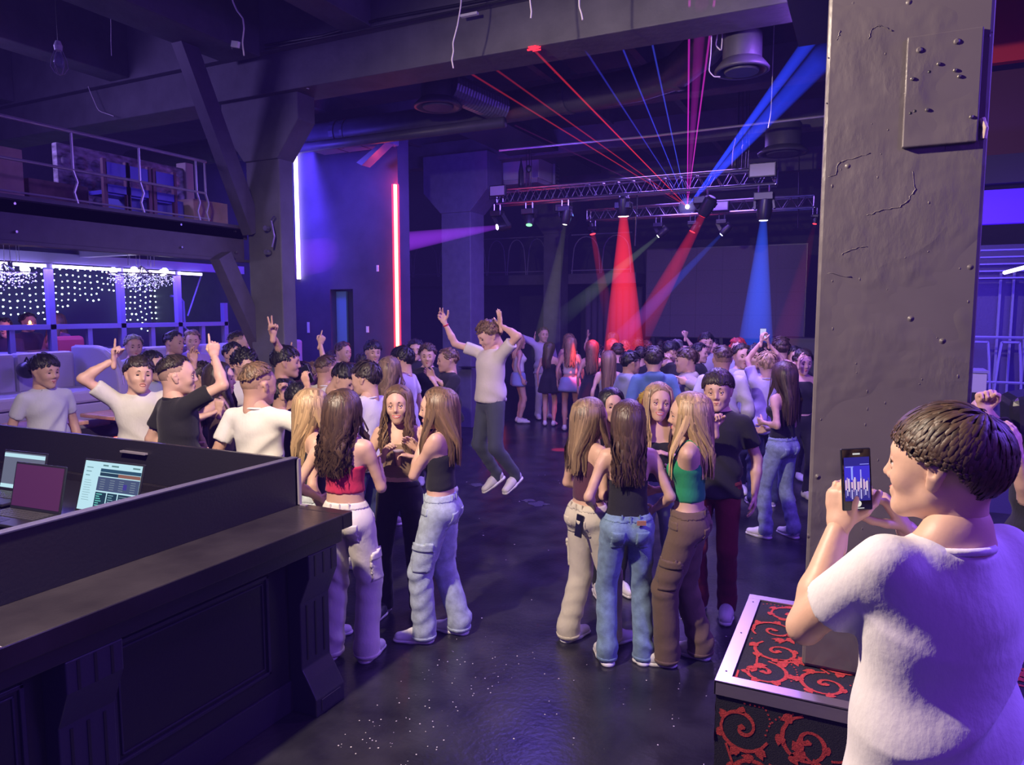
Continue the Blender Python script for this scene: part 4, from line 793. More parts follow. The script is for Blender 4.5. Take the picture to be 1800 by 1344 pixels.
def face_parts(parent, M4, mouth, skin_lip, brow, near, iris=(.05, .03, .02), makeup=False):
    def P(name, m, mt, sm=True):
        o = m.build(name, mt, parent, smooth=sm); o.matrix_local = M4; return o
    me_ = mat('eye_white', (.75, .72, .72), .25); mi = mat('iris_dark', iris, .2); ml = mat('lash', (.02, .012, .01), .6)
    mb = mat('brow_%.2f' % brow[0], brow, .8); mlip = mat('lips_%.2f' % skin_lip[0], skin_lip, .4)
    for sx in (-1, 1):
        c = (sx*.031, .0795, .003); n = 8 if near else 6
        if near:
            e = P('eye', MB().ball(c, .0125, n), me_); P('iris', MB().ball((c[0], c[1]+.0075, c[2]-.0006), .0066, 8), mi).parent = e
            e.children[0].matrix_local = Matrix.Identity(4)
            P('eyelash', MB().tube([(c[0]+.0145*math.cos(a), c[1]+.0055+.0065*math.sin(a), c[2]+.0085*math.sin(a)) for a in np.linspace(.05, 3.09, 7)], .0019 if makeup else .0013, 4), ml)
            P('eyelid', MB().ball((c[0], c[1]+.0003, c[2]+.0062), .0138, 8, (1.08, 1, .78)).ball((c[0], c[1]-.0002, c[2]-.0098), .0132, 8, (1.05, 1, .7)), mat('eyelid_skin', tuple(v*.95 for v in (.62, .36, .27)), .5))
        else: P('eye', MB().ball((c[0], c[1]+.005, c[2]), .0095, 5, (1.2, .8, .55)), ml)
        P('eyebrow', MB().tube([(sx*.013, .0955, .024), (sx*.025, .0955, .030), (sx*.038, .0885, .0295), (sx*.050, .0745, .022)], [.0034, .0044, .0036, .001], 5, None), mb)
    zc = -.0625
    if mouth == 'closed':
        P('lips', MB().tube([(-.022, .082, zc), (-.011, .0905, zc+.0045), (0, .0925, zc+.003), (.011, .0905, zc+.0045), (.022, .082, zc)], [.001, .0042, .0038, .0042, .001], 6).tube([(-.02, .082, zc-.002), (0, .092, zc-.006), (.02, .082, zc-.002)], [.001, .0055, .001], 6), mlip)
    else:
        sm = mouth == 'smile'; h = .0105 if sm else .0105; w = .026 if sm else .018; up = .007 if sm else 0; fy = lambda x: .0935-(abs(x)/.03)**2*.010
        ring = [(w*math.cos(a), fy(w*math.cos(a))+.0008, zc+h*math.sin(a)*(1 if math.sin(a) < 0 else (.35 if sm else .8))+up*math.cos(a)**2) for a in np.linspace(0, 2*math.pi, 21)]
        P('lips', MB().tube(ring, [.0022+.0012*abs(math.sin(t)) for t in np.linspace(0, 2*math.pi, 21)], 6), mlip)
        m = MB(); V = [(0, fy(0)-.006, zc-.001)]+[(x_*.97, y_-.004, z_) for x_, y_, z_ in ring[:-1]]; m.add(V, [(0, i, i % 20+1) for i in range(1, 21)]); P('mouth', m, mat('mouth_dark', (.06, .01, .012), .6))
        if sm: m = MB(); m.tube([(x_, fy(x_)-.0012, zc-.0010+up*(x_/w)**2) for x_ in np.linspace(-w*.8, w*.8, 9)], [.0015, .0034, .0042, .0046, .0048, .0046, .0042, .0034, .0015], 6); P('teeth', m, mat('teeth', (.85, .83, .8), .3))
        else: P('teeth', MB().tube([(-.009, fy(.009)-.003, zc+.008), (0, fy(0)-.003, zc+.0085), (.009, fy(.009)-.003, zc+.008)], .0025, 5), mat('teeth', (.85, .83, .8), .3))
# ---- hands: wrist at origin, fingers +Z, palm towards +Y, thumb on +X (mirror for the other hand)
HANDS = {}
def hand_mesh(pose, vox):
    key = (pose, vox)
    if key in HANDS: return HANDS[key]
    s = SDF(); fr = 1.0 if vox < .006 else 1.08 if vox < .008 else 1.2 if vox < .01 else 1.45
    s.cap((0, 0, -.05), (0, 0, .01), .026, .024, .012, (0, 1, 0), .75); s.cap((.010, 0, .015), (.020, 0, .07), .025, .024, .014, (0, 1, 0), .55); s.cap((-.008, 0, .015), (-.020, 0, .07), .024, .021, .014, (0, 1, 0), .55)
    curls = {'relaxed': [(.25, .35, .25)]*4, 'open': [(.02, .08, .05)]*4, 'point': [(.0, .05, .02), (1.1, 1.5, .9), (1.15, 1.5, .9), (1.15, 1.5, .9)], 'fist': [(1.3, 1.6, .9)]*4,
             'peace': [(.0, .03, .02), (.03, .05, .02), (1.2, 1.5, .9), (1.2, 1.5, .9)], 'grip': [(.55, .9, .5)]*4, 'bent': [(.5, .25, .1), (.35, .3, .2), (.6, .6, .4), (.8, .8, .5)]}[pose]
    spread = {'open': .16, 'peace': .18, 'bent': .10}.get(pose, .04)
    for i, (x, L0, r) in enumerate(((.028, .076, .0088), (.0095, .083, .009), (-.0095, .077, .0085), (-.027, .060, .0078))):
        p = np.array([x, 0, .082-.004*abs(i-1.3)]); a = 0; sp = spread*(1.4-i); s.cap(p-[0, 0, .025], p, .011*fr, r*1.1*fr, .008)
        for j, fr_ in enumerate((.45, .30, .25)):
            a += curls[i][j]; d = np.array([math.sin(sp)*math.cos(min(a, 1.2)), math.sin(a), math.cos(a)]); q = p+d*L0*fr_; s.cap(p, q, r*fr*(1-.06*j), r*fr*(1-.06*j-.08), .004); p = q
    th = {'open': ((.9, .15, .55), (.75, .1, .8), (.6, .1, .9)), 'relaxed': ((.6, .3, .8), (.35, .4, .9), (.2, .4, 1)), 'fist': ((.5, .6, .7), (-.3, .7, .8), (-.8, .5, .3)), 'point': ((.5, .6, .7), (-.2, .7, .8), (-.8, .4, .4)),
          'peace': ((.4, .6, .7), (-.3, .7, .8), (-.8, .4, .3)), 'grip': ((.6, .6, .7), (.2, .8, .8), (0, .6, .9)), 'bent': ((.8, .4, .6), (.5, .5, .8), (.2, .5, .9))}[pose]
    p = np.array([.022, .006, .018])
    for j, (d, L1, r) in enumerate(zip(th, (.042, .033, .028), (.0125, .0105, .0095))): q = p+unit(d)*L1; s.cap(p, q, r*fr, r*.92*fr, .008 if j == 0 else .004); p = q
    HANDS[key] = s.net(vox); return HANDS[key]
def ik(S, Wp, a, b, hint):
    S = np.asarray(S, float); Wp = np.asarray(Wp, float); d = np.linalg.norm(Wp-S); mx = (a+b)*.995
    if d > mx: sc = min(1.12, d/mx); a *= sc; b *= sc; 
    if d > (a+b)*.995: Wp = S+(Wp-S)*((a+b)*.995/d); d = (a+b)*.995
    d = max(d, abs(a-b)+.01); t = unit(Wp-S); x = (a*a-b*b+d*d)/(2*d); h = math.sqrt(max(0, a*a-x*x)); n = np.asarray(hint, float); n = n-t*(n@t); n = unit(n) if np.linalg.norm(n) > 1e-4 else np.array([1., 0, 0])
    return S+t*x+n*h, Wp
# ---- hair
def hline(style, v, seed):
    az = abs(math.atan2(v[0], v[1])); fz = {'fringe': .20, 'short': .50, 'curly': .38, 'fade': .62}[style]; sz = {'fade': .30}.get(style, -.16); bz = {'fade': .0}.get(style, -.86)
    if style == 'stubble': pass
    if az < .75: return fz+.05*math.sin(math.atan2(v[0], v[1])*7+seed)+(.10*v[0] if style == 'fringe' else 0)
    if az < 1.15: return fz+(sz+.12-fz)*(az-.75)/.4
    if az < 1.9: return sz+.12*(1-(az-1.15)/.75)
    return sz+(bz-sz)*min(1, (az-1.9)/.6)
def hair_mesh(style, L, seed, locks, vox=.008, curl=0., shoulder=-.16, part=0.0, front=.25, backw=.10):
    """head-local; style short / fringe / curly / fade / long / bun"""
    rr = random.Random(seed); parts = []; tint = []
    s = SDF(); up = {'fade': .009, 'short': .014, 'fringe': .016, 'curly': .020}.get(style, .010)
    s.ball((0, -.018, .036), .099+.006, .02, (1, 0, 0), .80); s.ball((0, .005, .055), .080+up*.35, .02, (1, 0, 0), .9)
    long_ = style == 'long'
    if long_:
        s.cap((0, -.045, .02), (0, -.055-.02, shoulder*.9), .086, .066, .03, (0, 1, 0), .62)
        s.cap((0, -.075, shoulder*.9), (0, -.075-backw*.35, -L*.93), .066, .035, .03, (0, 1, 0), .35)
    # cut the face free
    s.ball((0, .135, -.035), .098, .015, (1, 0, 0), .95, sub=True) if not long_ else s.ball((0, .152, .006), .116, .012, (1, 0, 0), .84, sub=True)
    s.ball((0, .10, -.10), .095, .02, sub=True)
    if not long_: s.p = s.p[:2]; s.fl = s.fl[:2]
    else:
        s.cap((0, .12, -.10), (0, .12, -L), .13, .13, .02, sub=True)
    V, Q = s.net(vox); N = normals(V, Q)
    if not long_:
        ctr = np.array([0, -.014, .040]); E3 = np.array([.083, .103, .094]); U = (V-ctr)/E3; U = U/np.linalg.norm(U, axis=1)[:, None]
        zm = np.array([hline(style, u, seed) for u in U]); keep = (U[:, 2] > zm+.01)[Q].all(1); Q = Q[keep]
    if style == 'curly': V = V+N*(.006*np.sin(V@np.array([120, 40, 90]))*np.sin(V@np.array([-30, 130, 60])))[:, None]
    parts.append((V, Q)); tint.append(np.full(len(V), .25))
    def scalp(az, el, r=0.0):  # az 0 = front, + = person's left... x = sin
        c = np.array([0, -.012, .042]); e = np.array([.082+r, .106+r, .092+r]); return c+e*np.array([math.sin(az)*math.cos(el), math.cos(az)*math.cos(el), math.sin(el)])
    def lock(P, w, tn, fl=.4):
        P = np.array(P); n = len(P); ws = w*np.sin(np.linspace(.6, math.pi*.97, n))**.8; T = np.gradient(P, axis=0); T /= np.maximum(1e-9, np.linalg.norm(T, axis=1))[:, None]
        O = P-np.array([0, -.02, .03]); O = O-T*np.sum(O*T, 1)[:, None]; O /= np.maximum(1e-6, np.linalg.norm(O, axis=1))[:, None]; B = np.cross(T, O)
        V = np.concatenate([P+B*ws[:, None], P+O*(ws*fl)[:, None], P-B*ws[:, None]]); i = np.arange(n-1)
        Q = np.concatenate([np.stack([i+a*n, i+1+a*n, i+1+(a+1)*n, i+(a+1)*n], 1) for a in range(2)]); parts.append((V, Q)); tint.append(np.full(len(V), tn))
    for k in range(locks):
        tn = min(1, max(0, rr.gauss(.5, .25)))
        if long_:
            az = rr.uniform(-math.pi, math.pi); sd = 1 if az > 0 else -1
            if abs(az) < .95: az = sd*rr.uniform(.95, 1.5)
            y0 = rr.uniform(-.07, .075); top = np.array([part+sd*.004, y0, .0]); q = math.sqrt(max(0, 1-((y0+.012)/.106)**2)); top[2] = .042+.094*q
            # over the head to ear level, then down
            mid = scalp(az, rr.uniform(.35, .6), .012); low = scalp(az, -.15, .016); fr = abs(az) < math.pi*.52 and rr.random() < .8
            w0 = rr.uniform(.008, .013)*(1 if locks > 200 else 1.35 if locks > 100 else 1.8); Le = L*rr.uniform(.82, 1.04); P = [top, (top+mid)/2*1.0+np.array([0, 0, .012]), mid, low]
            az2 = az; tx = low[0]*rr.uniform(.55, .98)
            if fr and rr.random() < front: ty = .085+rr.uniform(0, .02); tx = sd*rr.uniform(.07, .11)
            elif fr: ty = rr.uniform(-.075, -.02)-.03; tx = sd*rr.uniform(.07, .10)
            else: ty = -backw-rr.uniform(0, .025)
            n = 7 if locks > 200 and not curl > .5 else 9 if locks > 100 else 6; pz = low[2]; ph = rr.uniform(0, 6.28)
            for j in range(1, n+1):
                t = j/n; z = pz+(-Le-pz)*t; b_ = min(1, max(0, (pz-z)/(pz-shoulder+.02))); x = low[0]+(tx-low[0])*b_; y = low[1]+(ty-low[1])*b_**1.3
                wv = curl*.012*math.sin(z*42+ph)*min(1, t*2); P.append(np.array([x*(1-.12*t)+wv, y+wv*.6, z]))
            P = np.array(P); lock(P, w0*1.15, tn)
        else:
            C0 = unit((0, -.45, .9)); u = unit(np.array([rr.gauss(0, 1), rr.gauss(.1, 1), abs(rr.gauss(.3, 1))*1.0-.25])); ctr = np.array([0, -.014, .040]); E3 = np.array([.083, .103, .094])
            zmin = lambda v: hline(style, v, seed)
            if u[2] < zmin(u)+.03: continue
            axis = np.cross(C0, u); 
            if np.linalg.norm(axis) < .02: axis = np.array([1., 0, 0])
            axis = unit(axis)+np.array([0, 0, rr.uniform(-.25, .25)+(.18 if style == 'fringe' else 0)]); axis = unit(axis); st_ = L*rr.uniform(.75, 1.25)/.09/(5 if locks > 300 else 4); P = []; v = u; ph = rr.uniform(0, 6.28); rl = .008+up*.3; lj = rr.uniform(-.003, .003)
            NJ = 5 if locks > 300 else 4; path = [v]; jit = rr.uniform(-.06, .10) if style != 'fade' else rr.uniform(-.02, .05); c_, s_ = math.cos(st_/3), math.sin(st_/3)
            for j in range(NJ*3):
                v = unit(v*c_+np.cross(axis, v)*s_+axis*(axis@v)*(1-c_))
                if v[2] < zmin(v)-jit and j > 2: break
                path.append(v)
            m_ = len(path); short_ = m_ < NJ*3
            for j in range(NJ+1):
                t = j/NJ; v = path[int(round(t*(m_-1)))]; lift = rl*(.8 if t < .8 else .55)+up*.36*math.sin(t*2.9)+lj*(1-t*.6)
                if style == 'fringe' and abs(math.atan2(v[0], v[1])) < .9 and t > .6: lift += .006*rr.random()
                p = ctr+v*(E3+lift)
                if curl: p = p+.010*curl*np.array([math.sin(t*8+ph), math.cos(t*7+ph), math.sin(t*9+ph*2)])
                P.append(p)
            lock(P, rr.uniform(.0055, .008)*(2.3 if locks < 90 else 1.6 if locks < 200 else .7 if locks > 1000 else 1.1), tn, .34)
    n = 0; Vs = []; Qs = []
    return parts, np.concatenate(tint)
HAIR = {}
def get_hair(key):
    if key not in HAIR: HAIR[key] = quad_mesh('hair', *hair_mesh(*key))
    return HAIR[key]
# ---- shoes
SHOES = {}
def shoe_meshes(vox):
    if vox in SHOES: return SHOES[vox]
    s = SDF(); s.cap((0, -.06, .05), (0, .03, .055), .047, .042, .03, (1, 0, 0), .85); s.cap((0, .04, .04), (0, .13, .03), .045, .036, .03, (1, 0, 0), 1.05); s.cap((0, -.06, .07), (0, -.04, .10), .040, .038, .02); s.cut((0, 0, -1), -.018)
    a = s.net(vox); s = SDF(); s.cap((0, -.065, .012), (0, .035, .012), .047, .046, .02, (0, 0, 1), .5); s.cap((0, .04, .012), (0, .135, .014), .048, .040, .02, (0, 0, 1), .5)
    b = s.net(vox); m = MB()
    for i in range(4): m.tube([(-.028, .03+i*.022, .083-i*.008), (0, .034+i*.022, .093-i*.009), (.028, .03+i*.022, .083-i*.008)], .004, 5)
    SHOES[vox] = (quad_mesh('shoe', [a]), quad_mesh('sole', [b]), m.mesh('laces')); return SHOES[vox]
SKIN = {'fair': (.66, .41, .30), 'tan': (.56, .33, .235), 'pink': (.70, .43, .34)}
def skin_mat(k):
    m = mat('skin_'+k, SKIN[k], .48, noise=.05, nscale=14, bump=.03, bscale=90); b = m.node_tree.nodes['Principled BSDF']
    b.inputs['Subsurface Weight'].default_value = 0; return m
HAIRC = {'black': (.012, .010, .010), 'dark': (.03, .020, .014), 'brown': (.07, .040, .024), 'light': (.16, .095, .05), 'blonde': (.42, .28, .14), 'dirty': (.22, .145, .08), 'grey': (.25, .24, .25), 'red': (.45, .04, .04)}  # red entry: stage light put into one dancer's hair colour
def cloth(col, kind='jersey'):
    k = '%s_%.3f_%.3f_%.3f' % (kind, *col)
    if kind == 'denim': return mat(k, col, .85, noise=.22, nscale=24, bump=.35, bscale=260, sheen=.1)
    return mat(k, col, .9, noise=.06, nscale=6, bump=.12, bscale=55, stretch=(1, 1, .6), sheen=.1)
def shell(V, Q, N, mask, off, th=0):
    """patch of the garment surface lifted off it, with a rim"""
    f = mask[Q].all(1); q = Q[f]
    if len(q) < 4: return None
    used = np.unique(q); mp = -np.ones(len(V), int); mp[used] = np.arange(len(used)); q2 = mp[q]; top = V[used]+N[used]*off; n = len(used)
    E = np.concatenate([q2[:, [i, (i+1) % 4]] for i in range(4)]); key = np.sort(E, 1); u, inv, c = np.unique(key[:, 0]*n+key[:, 1], return_inverse=True, return_counts=True); bd = E[c[inv] == 1]
    rim = np.stack([bd[:, 1], bd[:, 0], bd[:, 0]+n, bd[:, 1]+n], 1)
    return np.concatenate([top, V[used]-N[used]*.002]), np.concatenate([q2, rim])
BODYN = [0]; HLOG = []
def person(label, x, ytop, D, face, fem=False, hair=('short', 'dark'), skin='fair', top=None, bottom=None, head=(0, 0, 0), armL=None, armR=None, lod=None, lean=(0, 0), twist=0, mouth='closed', feet=None, z0=0., pos=None, H=None, group=None, hs=None, shoes=(.75, .72, .72), legs='trousers', stance=.10, cat='person', slim=1.0, feet_yaw=None, hipdrop=0., sit=None):
    """x, ytop: picture point of the top of the head at forward distance D; face: 0 = looks away from the camera, 90 = looks to picture right, 180 = looks at it"""
    P0 = dep(x, ytop, D) if pos is None else np.array(pos, float)
    if H is None: H = P0[2]-z0
    HLOG.append((round(H, 2), label)); s = H/1.72; near = D < 6.0 if lod is None else lod <= 0; mid = (D < 8.4 if lod is None else lod == 1)
    vox = .0065 if lod == -1 else .0120 if near else (.017 if mid else .027); bvox = .008 if lod == -1 else .015 if near else (.024 if mid else .03); tvox = vox if near else vox*1.3
    fa = (face+head[0]+180) % 360-180; fvis = abs(fa) > 38; hvox = .0036 if lod == -1 else (.0052 if fvis else .008) if near else ((.0078 if fvis else .0105) if mid else .0125)
    a = math.radians(face); dw = math.cos(a)*V_F+math.sin(a)*V_R; yaw = math.atan2(-dw[0], dw[1])
    lx, ly = lean; off = np.array([lx*.9, ly*.9, 0])  # head offset in body axes
    root = thing('person', label, cat, (0, 0, 0), yaw, group); Rz = np.array(Matrix.Rotation(yaw, 3, 'Z')); base = np.array([P0[0], P0[1], 0])-Rz@(off*s); base[2] = z0; root.location = base
    root.scale = (1, 1, 1)
    def Lw(p): return Rz.T@(np.asarray(p)-base)/s  # world -> unscaled body space
    zd = -hipdrop
    hip = np.array([0, 0, .93+zd]); wa = np.array([lx*.35, ly*.35, 1.08+zd]); ch = np.array([lx*.7, ly*.7, 1.30+zd]); sh = np.array([lx*.8, ly*.8-.01, 1.405+zd]); hd = np.array([lx, ly+.015, 1.595+zd])
    tw = math.radians(twist); RT = np.array(Matrix.Rotation(tw, 3, 'Z'))
    sw_ = (.150 if fem else .178)*slim; S = {q: sh+RT@np.array([q*sw_, 0, -.015]) for q in (-1, 1)}
    hy, hp, hr = head; dh = math.radians(hy); RH = np.array((Matrix.Rotation(-dh, 3, 'Z') @ Matrix.Rotation(math.radians(hp), 3, 'X') @ Matrix.Rotation(math.radians(hr), 3, 'Y')))
    hsc = (hs or (1.12 if fem else 1.12))
    # arms
    AR = {}
    for q, spec in ((-1, armL), (1, armR)):
        spec = spec or {}
        if 'px' in spec: w = Lw(dep(spec['px'][0], spec['px'][1], D+spec.get('dd', 0)))
        elif 'w' in spec: w = np.array([q*spec['w'][0], spec['w'][1], spec['w'][2]])+np.array([lx*.5, ly*.5, zd])
        else: w = S[q]+np.array([q*.09, .03, -.50])
        hint = np.array(spec.get('hint', (q*.6, -1, -.4)), float)
        if 'hint' in spec: hint[0] *= q
        e, w = ik(S[q]*1.0, w, .285, .25, hint)
        if S[q][2]-w[2] < 0: S[q] = S[q]+np.array([-q*.012, 0, .03])
        AR[q] = (S[q], e, w, spec)
    ft = feet or {-1: (-stance, 0), 1: (stance, 0)}
    LG = {}
    for q in (-1, 1):
        f = ft[q]; A = np.array([f[0], f[1], .085+(f[2] if len(f) > 2 else 0)]); Hj = hip+np.array([q*.085, 0, -.02]); kn, A = ik(Hj, A, .43, .415, (q*.15, 1, 0)); LG[q] = (Hj, kn, A)
    # ---- body
    b = SDF(); fw, md = (1, .95) if fem else (1.1, 1.0); am = (.86 if fem else 1.0)*(.96+.04*slim)
    X = (0, 1, 0)
    b.cap(hip+[-.055, 0, 0], hip+[.055, 0, 0], .105 if fem else .100, None, .04, X, .88); b.cap(hip+[0, 0, .03], wa, .125 if fem else .128, .108 if fem else .125, .05, X, .76)
    b.cap(wa, ch, .106 if fem else .125, .125 if fem else .148, .05, X, .74)
    b.cap(sh+RT@np.array([-sw_*.72, 0, -.03]), sh+RT@np.array([sw_*.72, 0, -.03]), .058, None, .05); b.cap(ch, sh+[0, 0, -.05], .125 if fem else .145, .10, .05, X, .68)
    for q in (-1, 1): b.cap(sh+RT@np.array([q*sw_*.55, -.008, .0]), sh+RT@np.array([q*.03, -.015, .06]), .032, .04, .04)
    b.cap(sh+[0, -.02, .0], hd+RH@np.array([0, -.045, -.10]), .056 if fem else .062, .047 if fem else .055, .035)
    if fem:
        for q in (-1, 1): b.ball(ch+RT@np.array([q*.062, .075, -.035]), .055, .03)
        for q in (-1, 1): b.ball(hip+[q*.065, -.045, -.02], .085, .04)
    else: b.ball(hip+[0, -.04, -.02], .09, .05)
    for q in (-1, 1):
        Sx, e, w, sp = AR[q]; b.cap(Sx, Sx+(e-Sx)*.25, .050*am, .048*am, .04); b.cap(Sx+(e-Sx)*.2, e, .046*am, .037*am, .02); b.cap(e, e+(w-e)*.35, .037*am, .038*am, .02); b.cap(e+(w-e)*.35, w-unit(w-e)*.01, .038*am, .0255*am, .02)
        Hj, kn, A = LG[q]; lg = .76 if bottom and bottom[0] not in ('skirt', 'shorts') else 1.0; b.cap(Hj, kn, .083*(lg+.06 if lg < 1 else 1), .054*lg, .03); b.cap(kn, kn+(A-kn)*.35, .052*lg, .056*lg, .03); b.cap(kn+(A-kn)*.35, A, .056*lg, .036*lg, .03); 
    Vb, Qb = b.net(bvox); Vb = smooth(Vb, Qb, 1, .4); parts = [(Vb, Qb)]
    hv, hq = head_mesh(hvox, mouth, fem); H4 = RH*hsc; parts.append((hv@H4.T+hd, hq))
    for q in (-1, 1):
        Sx, e, w, sp = AR[q]; d = sp.get('hd'); d = (w-e) if d is None else np.array([q*d[0], d[1], d[2]]); 
        if 'hdw' in sp: d = Rz.T@np.array(sp['hdw'][0]*V_R+sp['hdw'][1]*V_F+sp['hdw'][2]*V_Z)
        pn = sp.get('pn', (-.9, .3, .1)); pn = np.array([q*pn[0], pn[1], pn[2]]); R = rot_to(d, pn); V, Q = hand_mesh(sp.get('h', 'relaxed'), .0045 if near else (.006 if mid else .009))
        hsz = (.90 if fem else 1.0)
        # right hand thumb: fingers z, palm y, thumb must be on the x side given by handedness
        fl = -1 if q > 0 else 1; V2 = V*[fl, 1, 1]
        parts.append(((V2*hsz)@R.T+w, Q if fl > 0 else Q[:, ::-1])); AR[q] = (Sx, e, w, sp, R)
    body = put('body', quad_mesh('body', [(V*s, Q) for V, Q in parts]), skin_mat(skin), root)
    H4m = Matrix.Translation((hd*s).tolist()) @ Matrix((RH*hsc*s).tolist()).to_4x4()
    vis = True
    if fvis: face_parts(body, H4m, mouth, (.50, .17, .15) if not fem else (.58, .14, .15), {'blonde': (.2, .12, .06), 'dirty': (.12, .075, .04), 'light': (.1, .06, .035)}.get(hair[1], (.02, .014, .01)), near, makeup=fem)
    # ---- hair
    st, hc = hair[0], hair[1]; L = hair[2] if len(hair) > 2 else (.45 if st == 'long' else .055); cu = hair[3] if len(hair) > 3 else (1.0 if st == 'curly' else 0.)
    n = 2000 if lod == -1 else (320 if st == 'long' else 620) if near else ((130 if st == 'long' else 190) if mid else (70 if st == 'long' else 80))
    BODYN[0] += 1; seed = BODYN[0] if near else BODYN[0] % 3
    hm = get_hair((st, L, seed, n, .005 if lod == -1 else .009 if near else .013 if mid else .017, cu, -.17, 0., hair[4] if len(hair) > 4 else .3, .115))
    m = hm if near else hm.copy(); o = put('hair', m, mat(('hair_' if st == 'long' else 'crop_')+hc, HAIRC[hc], .42 if st == 'long' else .5, tint=True, spec=.55, bump=.25 if st == 'long' else .06, bscale=90, stretch=(1, 1, .08) if st == 'long' else (1, .3, 1)), body)
    if len(m.materials) and m.materials[0].name != ('hair_' if st == 'long' else 'crop_')+hc: m = m.copy(); m.materials.clear(); m.materials.append(MATS[('hair_' if st == 'long' else 'crop_')+hc]); o.data = m
    if st == 'long': Rl = np.array(Matrix.Rotation(-dh, 3, 'Z')); o.matrix_local = Matrix.Translation((hd*s).tolist()) @ Matrix((Rl*hsc*s).tolist()).to_4x4() if abs(hp)+abs(hr) < 25 else H4m
    else: o.matrix_local = H4m
    if st == 'fade':
        c = SDF(); c.ball((0, -.018, .034), .0985, .02, (1, 0, 0), .80); c.ball((0, .02, .03), .080, .03, (1, 0, 0), .88); FV, FQ = c.net(.009 if near else .015); U = (FV-np.array([0, -.014, .040]))/np.array([.083, .103, .094]); U /= np.linalg.norm(U, axis=1)[:, None]; AZ = np.abs(np.arctan2(U[:, 0], U[:, 1]))
        lo_ = np.where(AZ < 1.15, .62-(AZ-.75).clip(0)*1.6, np.where(AZ < 1.75, -.05, -.05-.85*((AZ-1.75)/.5).clip(0, 1))); FQ = FQ[(U[:, 2] > lo_)[FQ].all(1)]
        hcol = HAIRC[hc]; sk = SKIN[skin]; o = put('faded_sides', quad_mesh('faded_sides', [(FV, FQ)]), mat('stubble_'+hc, tuple(.45*a_+.55*b_ for a_, b_ in zip(sk, hcol)), .7, noise=.15, nscale=60), body, H4m)
    ph = BODYN[0]*1.7
    # ---- upper garment
    if top:
        kind, col = top[0], top[1]; c = SDF(); ge = max(0, vox-.012)*.55; g = ge+.014 if kind == 'tee' else ge+(.018 if kind == 'hoodie' else (.006 if kind not in ('shirt', 'tee') else .014))
        if kind in ('tee', 'hoodie', 'polo', 'long', 'croptee'):
            zb = (top[2] if len(top) > 2 else {'tee': .84, 'hoodie': .80, 'polo': .86, 'long': .86, 'croptee': 1.02}[kind])+zd
            c.cap(wa+[0, 0, -.02], ch, (.125 if fem else .143)+g, (.128 if fem else .150)+g, .05, X, .80); c.cap(ch, sh+[0, 0, -.06], (.128 if fem else .150)+g, .105+g*.6, .04, X, .72)
            c.cap(sh+RT@np.array([-sw_*.75, 0, -.035]), sh+RT@np.array([sw_*.75, 0, -.035]), .058+g*.5, None, .04)
            for q in (-1, 1): c.cap(sh+RT@np.array([q*sw_*.6, -.008, -.01]), sh+RT@np.array([q*.06, -.015, .02]), .047+g*.3, .044, .04)
            c.cap(hip+[-.03, 0, -.10], wa+[-.005, 0, -.04], (.153 if kind != 'hoodie' else .150)+g, .140+g, .05, X, .84); c.cap(hip+[.03, 0, -.10], wa+[.005, 0, -.04], (.153 if kind != 'hoodie' else .150)+g, .140+g, .05, X, .84)
            c.ball(hip+[0, -.045, -.02], .112+g, .05)
            if fem:
                for q in (-1, 1): c.ball(ch+RT@np.array([q*.062, .075, -.035]), .058+g, .04)
            c.cap(sh+[0, -.018, -.03], sh+[0, -.022, .040], .078, .069, .02, flat=True)
            for q in (-1, 1):
                Sx, e, w = AR[q][:3]
                if kind in ('hoodie', 'long'): c.cap(Sx, e, (.046 if kind == 'hoodie' else .043)+g, .043+g, .03); c.cap(e, e+(w-e)*.86, .043+g, .033+g*.8, .03); c.cap(e+(w-e)*.82, e+(w-e)*.92, .034+g*.5, .031+g*.3, .01)
                else: c.cap(Sx+[0, 0, -.006], Sx+(e-Sx)*.64, .046+g, .050+g, .028, flat=True)
            if kind == 'hoodie': c.cap(sh+[-.05, -.07, .03], sh+[.05, -.07, .03], .055, .055, .03); c.cap(sh+[-.055, .0, .045], sh+[-.03, .07, .0], .032, .028, .02); c.cap(sh+[.055, .0, .045], sh+[.03, .07, .0], .032, .028, .02)
            nk = sh+[0, .0, .085]; 
            c.cut((0, 0, -1), -zb)
            for q in (-1, 1):
                if kind not in ('hoodie', 'long'): pass
        elif kind in ('cami', 'crop', 'tank', 'bandeau', 'dress', 'vneck'):
            zb = top[2]+zd if len(top) > 2 else 1.03+zd
            c.cap(wa+[0, 0, -.03], ch, .108+g, .127+g, .05, X, .755); c.cap(ch, sh+[0, 0, -.05], .127+g, .10+g, .04, X, .70)
            for q in (-1, 1): c.ball(ch+RT@np.array([q*.062, .077, -.035]), .056+g, .03)
            c.cap(hip+[-.055, 0, 0], hip+[.055, 0, 0], .105+g, None, .04, X, .88); c.cap(hip+[0, 0, .03], wa, .125+g, .108+g, .05, X, .77)
            if kind == 'dress': c.cap(hip+[-.05, -.01, .05], hip+[-.08, -.01, -.26], .135, .18, .05, X, .95); c.cap(hip+[.05, -.01, .05], hip+[.08, -.01, -.26], .135, .18, .05, X, .95); zb = .70+zd
            bz = (top[3] if len(top) > 3 else 1.315)+zd
            if kind == 'tank': bz = 1.40+zd
            c.cut((0, 0, -1), -zb); c.cut(unit((0, -.12 if kind != 'tank' else 0, 1)), bz*unit((0, -.12, 1))[2])
        V, Q = c.net(vox); V = smooth(V, Q, 1, .4); N = normals(V, Q)
        loose = kind in ('tee', 'hoodie', 'polo', 'long', 'croptee')
        zb_ = V[:, 2].min()
